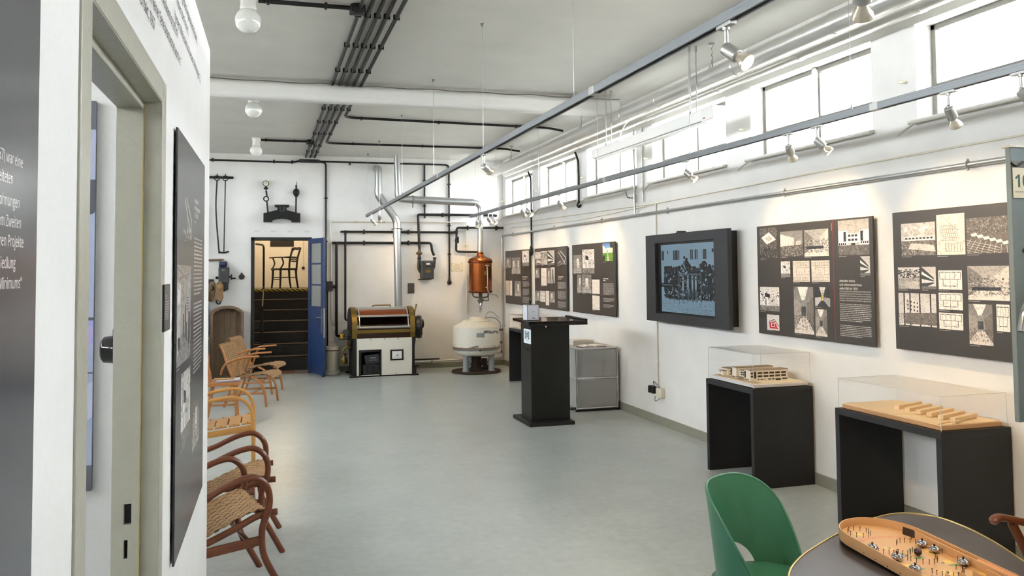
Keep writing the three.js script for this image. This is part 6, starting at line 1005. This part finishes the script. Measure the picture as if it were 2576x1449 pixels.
{ // honey coloured slatted armchair
  const t = thing('slatted_armchair', 'honey coloured bentwood armchair with slatted seat', 'chair', [-0.055, 0, -6.28], 0), m = mat.yellowWood, hw = 0.225;
  for (const s of [-1, 1]) {
    const z = s * hw;
    obj('arm_loop', sweep(spline([[-0.62, 0.50, z], [-0.45, 0.585, z], [-0.318, 0.622, z], [-0.258, 0.638, z], [-0.184, 0.648, z], [-0.124, 0.646, z], [-0.075, 0.626, z], [-0.04, 0.59, z], [-0.02, 0.54, z], [-0.012, 0.48, z], [-0.01, 0.40, z], [-0.01, 0.23, z], [-0.012, 0.0, z]], 60), [0.013, 0.016], { section: OVAL, smooth: true, up: [0, 0, 1] }), m, t);
    obj('seat_rail', sweep([V(-0.52, 0.375, z * 0.93), V(-0.012, 0.435, z * 0.93)], [0.010, 0.02], { section: RRECT, up: [0, 1, 0] }), m, t);
    obj('back_leg', sweep(spline([[-0.5, 0.55, z * 0.93], [-0.52, 0.3, z * 0.93], [-0.6, 0.0, z * 0.93]], 14), 0.015, { n: 10 }), m, t);
    obj('back_post', sweep(spline([[-0.49, 0.36, z * 0.88], [-0.55, 0.6, z * 0.88], [-0.62, 0.82, z * 0.88]], 14), [0.012, 0.014], { section: OVAL, smooth: true }), m, t);
  }
  for (let i = 0; i < 6; i++) { const x = -0.048 - i * 0.087; obj('seat_slat', rotBox(0.076, 0.011, 2 * hw - 0.05, [x, 0.462 - i * 0.0095, 0], [0, 0, 0.11], 0.003), m, t); for (const s of [-1, 1]) obj('screw', cyl(0.005, 0.005, 0.003, [x, 0.469 - i * 0.0095, s * (hw - 0.045)], 'y', 8), mat.rust, t); }
  for (let i = 0; i < 3; i++) obj('back_slat', rotBox(0.010, 0.06, 2 * hw * 0.88, [-0.53 - i * 0.035, 0.53 + i * 0.11, 0], [0, 0, 0.3], 0.003), m, t);
  obj('front_apron', rotBox(0.012, 0.04, 2 * hw - 0.02, [-0.02, 0.425, 0], [0, 0, 0], 0.003), m, t);
}
{ // small chair with newspapers
  const t = thing('wooden_chair', 'small honey wooden chair carrying newspapers', 'chair', [-0.36, 0, -9.1], 0.0), m = mat.honey;
  const sh = new THREE.Shape(); sh.moveTo(-0.17, -0.16); sh.lineTo(0.08, -0.17); sh.bezierCurveTo(0.17, -0.16, 0.17, 0.16, 0.08, 0.17); sh.lineTo(-0.17, 0.16);
  obj('seat', extrude(sh, 0.022, 0.006).rotateX(-Math.PI / 2).translate(0, 0.365, 0), m, t);
  for (const s of [-1, 1]) { obj('front_leg', sweep([V(0.08, 0.37, s * 0.13), V(0.11, 0, s * 0.15)], (q) => 0.018 - 0.005 * q, { n: 10 }), m, t); obj('back_leg', sweep([V(-0.13, 0.37, s * 0.12), V(-0.19, 0, s * 0.14)], (q) => 0.018 - 0.005 * q, { n: 10 }), m, t); }
  for (const z of [-0.1, 0.1]) obj('back_spindle', rod([-0.15, 0.37, z], [-0.19, 0.6, z], 0.010), m, t); obj('back_spindle', rod([-0.15, 0.37, 0.04], [-0.185, 0.6, 0.04], 0.010), m, t);
  obj('top_rail', rotBox(0.028, 0.10, 0.30, [-0.19, 0.625, 0], [0, 0, 0.16], 0.012), m, t);
  obj('stretcher', [rod([-0.165, 0.17, -0.13], [0.095, 0.17, -0.14], 0.010)], m, t); obj('stretcher', [rod([-0.165, 0.17, 0.13], [0.095, 0.17, 0.14], 0.010)], m, t); obj('stretcher', [rod([-0.16, 0.2, -0.13], [-0.16, 0.2, 0.13], 0.010)], m, t);
  const n = thing('newspapers', 'folded newspapers lying on the small wooden chair', 'newspaper', [-0.35, 0.394, -9.08], 0.1);
  obj('folded_sheet', rotBox(0.24, 0.012, 0.2, [0, 0.006, 0], [0, 0.1, 0], 0.005), M(0xb9b2c4, { roughness: 0.8 }), n); obj('folded_sheet', rotBox(0.22, 0.010, 0.16, [0.01, 0.017, 0.01], [0, -0.15, 0.02], 0.005), M(0xe6e2ea, { roughness: 0.8 }), n);
  obj('rolled_paper', sweep([V(-0.13, 0.03, 0.05), V(0.06, 0.03, 0.08)], [0.016, 0.011], { section: OVAL, smooth: true }), M(0xb08c5a, { roughness: 0.8 }), n);
}
function lounge(label, pos, turn) {
  const t = thing('lounge_chair', label, 'chair', pos, turn, 'low wooden lounge chairs with woven seats'), m = mat.honey, hw = 0.22;
  for (const s of [-1, 1]) {
    const z = s * hw;
    obj('front_leg', sweep(spline([[-0.2, 0.335, z * 0.9], [-0.13, 0.30, z * 0.95], [-0.075, 0.24, z], [-0.045, 0.15, z], [-0.025, 0.0, z]], 20), (q) => [0.013, 0.026 - 0.008 * q], { section: OVAL, smooth: true, up: [0, 0, 1] }), m, t);
    obj('back_leg', sweep(spline([[-0.40, 0.32, z * 0.9], [-0.43, 0.2, z * 0.95], [-0.5, 0.0, z]], 14), (q) => [0.013, 0.024 - 0.006 * q], { section: OVAL, smooth: true, up: [0, 0, 1] }), m, t);
    obj('armrest', sweep(spline([[-0.535, 0.36, z * 1.05], [-0.515, 0.43, z * 1.06], [-0.458, 0.495, z * 1.07], [-0.337, 0.54, z * 1.07], [-0.277, 0.553, z * 1.07], [-0.11, 0.562, z * 1.07]], 24), [0.018, 0.011], { section: OVAL, smooth: true, up: [0, 1, 0] }), m, t);
    obj('arm_support', sweep(spline([[-0.41, 0.33, z], [-0.38, 0.43, z * 1.04], [-0.34, 0.535, z * 1.06]], 10), 0.013, { n: 10 }), m, t);
    obj('side_stretcher', rod([-0.46, 0.14, z * 0.97], [-0.04, 0.15, z], 0.011), m, t);
    obj('back_post', sweep(spline([[-0.41, 0.31, z * 0.88], [-0.46, 0.42, z * 0.88], [-0.52, 0.6, z * 0.88], [-0.555, 0.68, z * 0.88]], 16), 0.013, { n: 10 }), m, t);
  }
  obj('front_rail', rod([0.0, 0.335, -hw], [0.0, 0.335, hw], 0.014), m, t); obj('cross_stretcher', rod([-0.2, 0.145, -hw], [-0.2, 0.145, hw], 0.010), m, t); obj('top_rail', rod([-0.555, 0.675, -hw * 0.9], [-0.555, 0.675, hw * 0.9], 0.013), m, t);
  const prof = new THREE.CatmullRomCurve3([V(0.018, 0.325, 0), V(0.01, 0.345, 0), V(-0.03, 0.36, 0), V(-0.122, 0.357, 0), V(-0.312, 0.322, 0), V(-0.43, 0.30, 0)]);
  weave(part('seat', t), (u, v) => { const p = prof.getPoint(v); return V(p.x, p.y, (u - 0.5) * 0.43); }, 12, 13, 0.0175);
  const bp = new THREE.CatmullRomCurve3([V(-0.42, 0.32, 0), V(-0.46, 0.45, 0), V(-0.515, 0.6, 0), V(-0.545, 0.675, 0), V(-0.57, 0.69, 0), V(-0.585, 0.66, 0)]);
  weave(part('backrest', t), (u, v) => { const p = bp.getPoint(v); return V(p.x, p.y, (u - 0.5) * 0.40); }, 11, 12, 0.0175);
}
lounge('low lounge chair with woven seat, nearer one of the pair', [0.125, 0, -10.01], -0.3);
lounge('low lounge chair with woven seat, nearest the stair door', [0.195, 0, -10.96], -0.3);
// ---------- right foreground: table, game, green chair, armchair, steel front ----------
const TH = 0.62;
{
  const t = thing('black_table', 'low black topped table with brass edge in the foreground', 'table');
  const pts = [[1.44, -2.10], [1.555, -2.215], [1.69, -2.305], [1.83, -2.385], [2.02, -2.475], [2.19, -2.505], [2.265, -2.44], [2.275, -2.33], [2.24, -2.17], [2.165, -1.97], [2.08, -1.7], [1.95, -1.42], [1.72, -1.30], [1.48, -1.38], [1.34, -1.6], [1.34, -1.88]];
  const cv = new THREE.SplineCurve([...pts, pts[0]].map(([x, z]) => new THREE.Vector2(x, -z)));
  const loop = new THREE.CatmullRomCurve3(pts.map(([x, z]) => V(x, 0, z)), true, 'centripetal').getPoints(120).slice(0, 120);
  const sh = new THREE.Shape(loop.map((p) => new THREE.Vector2(p.x, -p.z)));
  const topTex = dataTex(256, (x, y) => { const n = tn(x, y, 5, 5, 40), s = tn(x, y, 22, 3, 44), v = (n - 0.5) * 34 + (s - 0.5) * 16; return [38 + v, 36 + v, 42 + v]; });
  obj('table_top', extrude(sh, 0.018).rotateX(-Math.PI / 2).translate(0, TH - 0.018, 0), M(0xffffff, { map: rep(topTex, 2.2), roughness: 0.3 }), t);
  obj('brass_edge', sweep(loop.map((p) => V(p.x, TH - 0.008, p.z)), [0.0035, 0.0105], { closed: true, section: RRECT, up: [0, 1, 0], fixedUp: true }), M(0xc9b070, { roughness: 0.3, metalness: 0.9 }), t);
  for (const [x, z, dx, dz] of [[1.55, -1.6, -0.08, 0.06], [2.02, -1.75, 0.08, 0.05], [2.05, -2.3, 0.06, -0.06], [1.62, -2.1, -0.06, -0.05]]) obj('leg', sweep([V(x, TH - 0.018, z), V(x + dx, 0, z + dz)], (q) => 0.022 - 0.011 * q, { n: 12 }), mat.black, t);
}
{ // bagatelle board with bells
  const B = thing('bell_game', 'wooden bagatelle board with little bells lying on the table', 'game', [1.848, TH + 0.001, -1.825], -0.075);
  B.rotation.order = 'YXZ'; B.rotation.x = 0.022;
  const w = 0.13, L = 0.555;
  const out = (r, k = 24) => { const q = w - r, a = []; a.push([q, 0 - r], [q, -(L - 0.2)]); for (let i = 0; i <= k; i++) { const f = i / k * Math.PI; a.push([q * Math.cos(f), -(L - 0.155) - (0.155 - r) * Math.sin(f)]); } a.push([-q, -(L - 0.2)], [-q, 0 - r]); return a; };
  const sh = (o) => new THREE.Shape(o.map(([x, z]) => new THREE.Vector2(x, -z)));
  const print = canvasTex(700, 1440, (x, W, H) => {
    x.fillStyle = '#c39a6c'; x.fillRect(0, 0, W, H); for (let i = 0; i < 90; i++) { x.fillStyle = `rgba(${150 + rr(0, 50) | 0},${105 + rr(0, 40) | 0},60,0.10)`; x.fillRect(rr(0, W), 0, rr(2, 9), H); }
    const P = (lx, lz) => [(lx + w) / (2 * w) * W, (lz + L) / L * H];
    const star = (lx, lz, r, col) => { const [a, b] = P(lx, lz); x.fillStyle = col; x.beginPath(); for (let i = 0; i < 24; i++) { const q = i / 24 * 6.283, R = i % 2 ? r * 0.38 : r * (0.8 + 0.4 * ((i * 5) % 3) / 2); x.lineTo(a + R * Math.cos(q), b + R * Math.sin(q)); } x.fill(); };
    for (const [a, b, r] of [[-0.045, -0.47, 70], [-0.035, -0.335, 62], [0.065, -0.28, 60], [-0.075, -0.20, 60], [0.06, -0.2, 66], [0.0, -0.13, 80], [0.085, -0.1, 58], [-0.08, -0.115, 56]]) star(a, b, r, '#dfb958');
    x.fillStyle = '#5f8f5c'; for (const [a, b] of [[-0.035, -0.285], [0.03, -0.31], [0.0, -0.245], [0.06, -0.175], [-0.06, -0.17], [0.02, -0.09]]) { const [p, q] = P(a, b); x.beginPath(); x.ellipse(p, q, 52, 17, 0, 0, 7); x.fill(); }
    x.fillStyle = '#c4473e'; x.font = '62px serif'; const str = 'Glockenspiel'; for (let i = 0; i < str.length; i++) { const f = i / 11, [p, q] = P(-0.085 + 0.15 * f, -0.405 + 0.02 * (1 - Math.pow(f * 2 - 1, 2)) * -1 + 0.0); x.fillText(str[i], p, q); }
  });
  const base = extrude(sh(out(0.003)), 0.006).rotateX(-Math.PI / 2).translate(0, 0.004, 0);
  obj('board_base', base, mat.beech, B);
  const face = new THREE.ShapeGeometry(sh(out(0.007))).rotateX(-Math.PI / 2).translate(0, 0.0105, 0); { const p = face.attributes.position, uv = face.attributes.uv; for (let i = 0; i < p.count; i++) uv.setXY(i, (p.getX(i) + w) / (2 * w), 1 - (p.getZ(i) + L) / L); }
  obj('play_field', face, M(0xffffff, { map: print, roughness: 0.35 }), B, true);
  obj('rim', sweep(out(0.003).map(([x, z]) => V(x, 0.018, z)), [0.0021, 0.017], { section: RRECT, up: [0, 1, 0], fixedUp: true }), mat.beech, B);
  obj('end_board', box(-w, w, 0.001, 0.036, -0.006, 0, 0.001), mat.beech, B);
  obj('lane_wall', box(0.098, 0.102, 0.010, 0.036, -0.40, -0.006, 0.001), mat.beech, B);
  obj('deflector', sweep(spline([[0.1, 0.024, -0.385], [0.096, 0.024, -0.405], [0.085, 0.026, -0.43]], 8), [0.001, 0.012], { section: RRECT, up: [0, 1, 0], fixedUp: true }), mat.rust, B);
  obj('plunger', [cyl(0.010, 0.010, 0.11, [0.119, 0.024, -0.06], 'z', 16), cyl(0.008, 0.008, 0.04, [0.119, 0.024, -0.13], 'z', 16)], M(0xc9885a, { roughness: 0.5 }), B);
  for (let i = 0; i < 5; i++) obj('divider', box(-0.098 + i * 0.044, -0.095 + i * 0.044, 0.010, 0.034, -0.075, -0.006, 0.0008), mat.beech, B);
  const bell = lathe([[0.0, 0.019], [0.006, 0.0188], [0.013, 0.016], [0.0165, 0.011], [0.017, 0.0075], [0.0145, 0.0045], [0.012, 0.004], [0.001, 0.006]], 24);
  for (const [x, z] of [[-0.097, -0.33], [-0.075, -0.245], [0.072, -0.325], [0.075, -0.275], [0.082, -0.165], [-0.085, -0.155]]) { const b = part('bell', B); b.position.set(x, 0.012, z); obj('bell_cup', bell.clone(), M(0xb9b4b8, { roughness: 0.1, metalness: 1 }), b); obj('bell_post', cyl(0.0025, 0.0025, 0.014, [0, 0.0, 0], 'y', 8), mat.rust, b); obj('bell_screw', cyl(0.003, 0.003, 0.006, [0, 0.021, 0], 'y', 8), mat.rust, b); }
  const pinG = mergeGeometries([new THREE.CylinderGeometry(0.0009, 0.0009, 0.014, 5).translate(0, 0.0075, 0), new THREE.CylinderGeometry(0.0019, 0.0019, 0.0012, 6).translate(0, 0.0145, 0)]);
  const pins = [];
  const arcP = (cx, cz, r, a0, a1, n) => { for (let i = 0; i < n; i++) { const a = a0 + (a1 - a0) * i / Math.max(1, n - 1); pins.push([cx + r * Math.cos(a), cz + r * Math.sin(a)]); } };
  arcP(-0.045, -0.47, 0.034, 0, 6.0, 11); arcP(-0.055, -0.325, 0.04, 1.6, 4.2, 8); arcP(-0.02, -0.29, 0.02, 0.2, 3.0, 5); arcP(0.035, -0.335, 0.036, -2.6, 0.9, 9); arcP(0.025, -0.295, 0.014, 0.4, 2.8, 3); arcP(0.0, -0.235, 0.042, 0.1, 3.0, 8); arcP(-0.03, -0.26, 0.03, 2.2, 4.2, 5); arcP(0.0, -0.14, 0.048, 0.3, 3.0, 10); arcP(0.055, -0.165, 0.028, -0.2, 2.2, 5);
  pins.push([0.085, -0.39], [0.09, -0.26], [0.092, -0.2], [-0.115, -0.26], [-0.115, -0.19], [0.04, -0.225]);
  for (const [x, z] of pins) obj('pin', pinG.clone().translate(x, 0.010, z), mat.rust, B);
  for (const [x, z] of [[-0.035, -0.335], [-0.03, -0.265], [0.035, -0.19], [0.0, -0.13]]) obj('stud', cyl(0.005, 0.003, 0.004, [x, 0.0125, z], 'y', 10), mat.chrome, B);
  for (let i = 0; i < 6; i++) obj('nail', ball(0.0015, [-w, 0.008, -0.05 - i * 0.055], 6), mat.iron, B);
  const ballT = tag(obj('game_ball', ball(0.0115, [0, 0, 0], 20), M(0x3a1f22, { roughness: 0.12 })), 'dark shiny marble ball lying among the bells of the game', 'ball');
  ballT.position.set(0.008, 0.0225, -0.262).applyMatrix4((B.updateMatrix(), B.matrix));
}
{ // green shell chair
  const t = thing('shell_chair', 'green moulded shell chair pulled up to the black table', 'chair', [1.701, 0, -2.639], 0.545);
  const a = 0.226, b = 0.176, y0 = 0.44, y1 = 0.728, yb0 = 0.335, NP = 72, NT = 22, A0 = 110 * Math.PI / 180;
  const rimY = (f) => y1 - (y1 - y0) * Math.pow(Math.abs(f) / A0, 3.06);
  const botY = (f) => { const k = (f - 0.1) / (46 * Math.PI / 180); return yb0 + (Math.abs(k) < 1 ? 0.155 * Math.sqrt(Math.max(0, 1 - k * k)) : 0); };
  const pt = (f, y, off) => { const k = y1 - y, A = a * (1 - 0.5 * k) + off, Bq = b * (Math.abs(f) < Math.PI / 2 ? 1 - 0.6 * k : 1 + 0.32 * k) + off; return [A * Math.sin(f), y, -Bq * Math.cos(f)]; };
  const pos = [], idx = [];
  for (const off of [0.004, -0.004]) for (let i = 0; i <= NP; i++) for (let j = 0; j <= NT; j++) { const f = -A0 + 2 * A0 * i / NP, yb = Math.min(botY(f), rimY(f) - 0.02), y = yb + (rimY(f) - yb) * j / NT; pos.push(...pt(f, y, off)); }
  const id = (s, i, j) => s * (NP + 1) * (NT + 1) + i * (NT + 1) + j;
  for (let i = 0; i < NP; i++) for (let j = 0; j < NT; j++) { idx.push(id(0, i, j), id(0, i, j + 1), id(0, i + 1, j), id(0, i + 1, j), id(0, i, j + 1), id(0, i + 1, j + 1)); idx.push(id(1, i, j), id(1, i + 1, j), id(1, i, j + 1), id(1, i + 1, j), id(1, i + 1, j + 1), id(1, i, j + 1)); }
  for (let i = 0; i < NP; i++) { for (const j of [NT, 0]) { const A = id(0, i, j), B = id(1, i, j), C = id(0, i + 1, j), D = id(1, i + 1, j); if (j) idx.push(A, B, C, B, D, C); else idx.push(A, C, B, B, C, D); } }
  for (const i of [0, NP]) for (let j = 0; j < NT; j++) { const A = id(0, i, j), B = id(1, i, j), C = id(0, i, j + 1), D = id(1, i, j + 1); if (i) idx.push(A, C, B, B, C, D); else idx.push(A, B, C, B, D, C); }
  const g = new THREE.BufferGeometry(); g.setAttribute('position', new THREE.Float32BufferAttribute(pos, 3)); g.setIndex(idx); g.computeVertexNormals();
  const gm = new THREE.MeshPhysicalMaterial({ color: 0x356f55, roughness: 0.36 });
  obj('backrest_shell', toCreasedNormals(g, 0.9), gm, t);
  obj('shell_rim', sweep(Array.from({ length: 81 }, (_, i) => { const f = -A0 + 2 * A0 * i / 80; return V(...pt(f, rimY(f), 0)); }), 0.0052, { n: 10 }), gm, t);
  obj('seat_cushion', lathe([[0.001, 0.415], [0.1, 0.414], [0.16, 0.406], [0.176, 0.392], [0.17, 0.375], [0.001, 0.37]], 40).scale(1.06, 1, 1.12).translate(0, 0, 0.02), gm, t);
  obj('seat_pan', lathe([[0.001, 0.33], [0.12, 0.335], [0.16, 0.36], [0.165, 0.375], [0.001, 0.375]], 32).scale(1.05, 1, 1.1).translate(0, 0, 0.02), mat.black, t);
  for (const [x, z] of [[-0.12, 0.16], [0.12, 0.16], [-0.12, -0.1], [0.12, -0.1]]) obj('leg', sweep([V(x * 0.8, 0.35, z * 0.8), V(x * 1.35, 0, z * 1.3)], (q) => 0.012 - 0.004 * q, { n: 10 }), mat.black, t);
  for (const y of [0.40, 0.365]) obj('bolt', ball(0.005, pt(-1.35, y, 0.005), 8), mat.black, t);
}
{ // dark wooden armchair at the right edge: faces the table, only its far arm reaches into the frame
  const t = thing('leather_armchair', 'wooden armchair with brown back at the right edge of the frame', 'chair', [2.62, 0, -2.66], 0), m = mat.redWood, lt = M(0x7a3f1e, { roughness: 0.45, map: rep(plaster, 4) });
  for (const z of [0.13, 0.42]) {
    obj('armrest', sweep(spline([[0.0, 0.535, z], [0.012, 0.552, z], [0.04, 0.555, z], [0.10, 0.54, z], [0.18, 0.518, z], [0.32, 0.48, z], [0.5, 0.43, z]], 30), (q) => q < 0.05 ? [0.012, 0.010] : [0.02, 0.014], { section: OVAL, smooth: true, up: [0, 1, 0] }), m, t);
    obj('front_leg', sweep(spline([[0.09, 0.53, z], [0.15, 0.42, z], [0.20, 0.3, z], [0.2, 0.15, z], [0.16, 0.0, z]], 16), [0.014, 0.018], { section: OVAL, smooth: true }), m, t);
    obj('back_leg', sweep(spline([[0.42, 0.46, z], [0.46, 0.25, z], [0.56, 0.0, z]], 14), 0.018, { n: 10 }), m, t);
    obj('side_rail', sweep([V(0.19, 0.30, z), V(0.5, 0.25, z)], [0.012, 0.022], { section: RRECT, up: [0, 1, 0] }), m, t);
  }
  obj('seat', rotBox(0.40, 0.06, 0.24, [0.39, 0.31, 0.275], [0, 0, -0.13], 0.02), lt, t);
  obj('backrest', rotBox(0.035, 0.58, 0.40, [0.305, 0.55, 0.215], [0, 0, -0.1], 0.015), lt, t);
}
{ // steel front of a drying rack, number ten
  const t = thing('steel_rack_front', 'blue grey steel rack front with number plate and bent handle', 'rack front', [2.405, 0, -2.2]), st = M(0x6d7a7f, { roughness: 0.5, metalness: 0.15, map: rep(plaster, 5) });
  obj('front_sheet', box(0, 0.55, 0.98, 1.90, -0.02, 0, 0.003), st, t);
  obj('top_edge', box(-0.004, 0.55, 1.898, 1.906, -0.03, 0.004, 0.001), M(0xb9b4a8, { roughness: 0.5, metalness: 0.3 }), t);
  obj('side_post', box(1.21, 1.26, 0, 1.95, -0.05, 0.0, 0.004), st, t); obj('carrier_rail', box(0.5, 1.22, 1.78, 1.82, -0.04, -0.01, 0.003), st, t);
  for (const y of [1.55, 1.12, 1.02]) obj('rivet', ball(0.008, [0.045, y, 0.001], 8), mat.iron, t);
  obj('label_clip', sweep(spline([[0.0, 1.845, 0.004], [0.02, 1.835, 0.006], [0.05, 1.85, 0.004]], 8), 0.004, { n: 6 }), mat.iron, t);
  obj('number_plate', new THREE.PlaneGeometry(0.15, 0.125).translate(0.08, 1.79, 0.003), M(0xffffff, { roughness: 0.5, map: canvasTex(300, 250, (x) => { x.fillStyle = '#cfcdbb'; x.fillRect(0, 0, 300, 250); x.fillStyle = '#5e5f58'; x.fillRect(0, 0, 300, 46); x.fillStyle = '#2b4a44'; x.font = 'bold 120px sans-serif'; x.fillText('10', 14, 178); x.fillStyle = '#83867c'; for (let i = 0; i < 14; i++) x.fillRect(18 + i * 19, 204, 12, 10); }) }), t, true);
  obj('handle', sweep(spline([[0.11, 1.39, 0.005], [0.09, 1.392, 0.04], [0.03, 1.388, 0.05], [-0.005, 1.375, 0.055], [-0.03, 1.34, 0.06], [-0.05, 1.285, 0.065]], 24), 0.013, { n: 12 }), mat.chrome, t);
}
scene.traverse((o) => { if (o.isMesh) { o.castShadow = o.receiveShadow = true; } });
renderer.render(scene, camera);
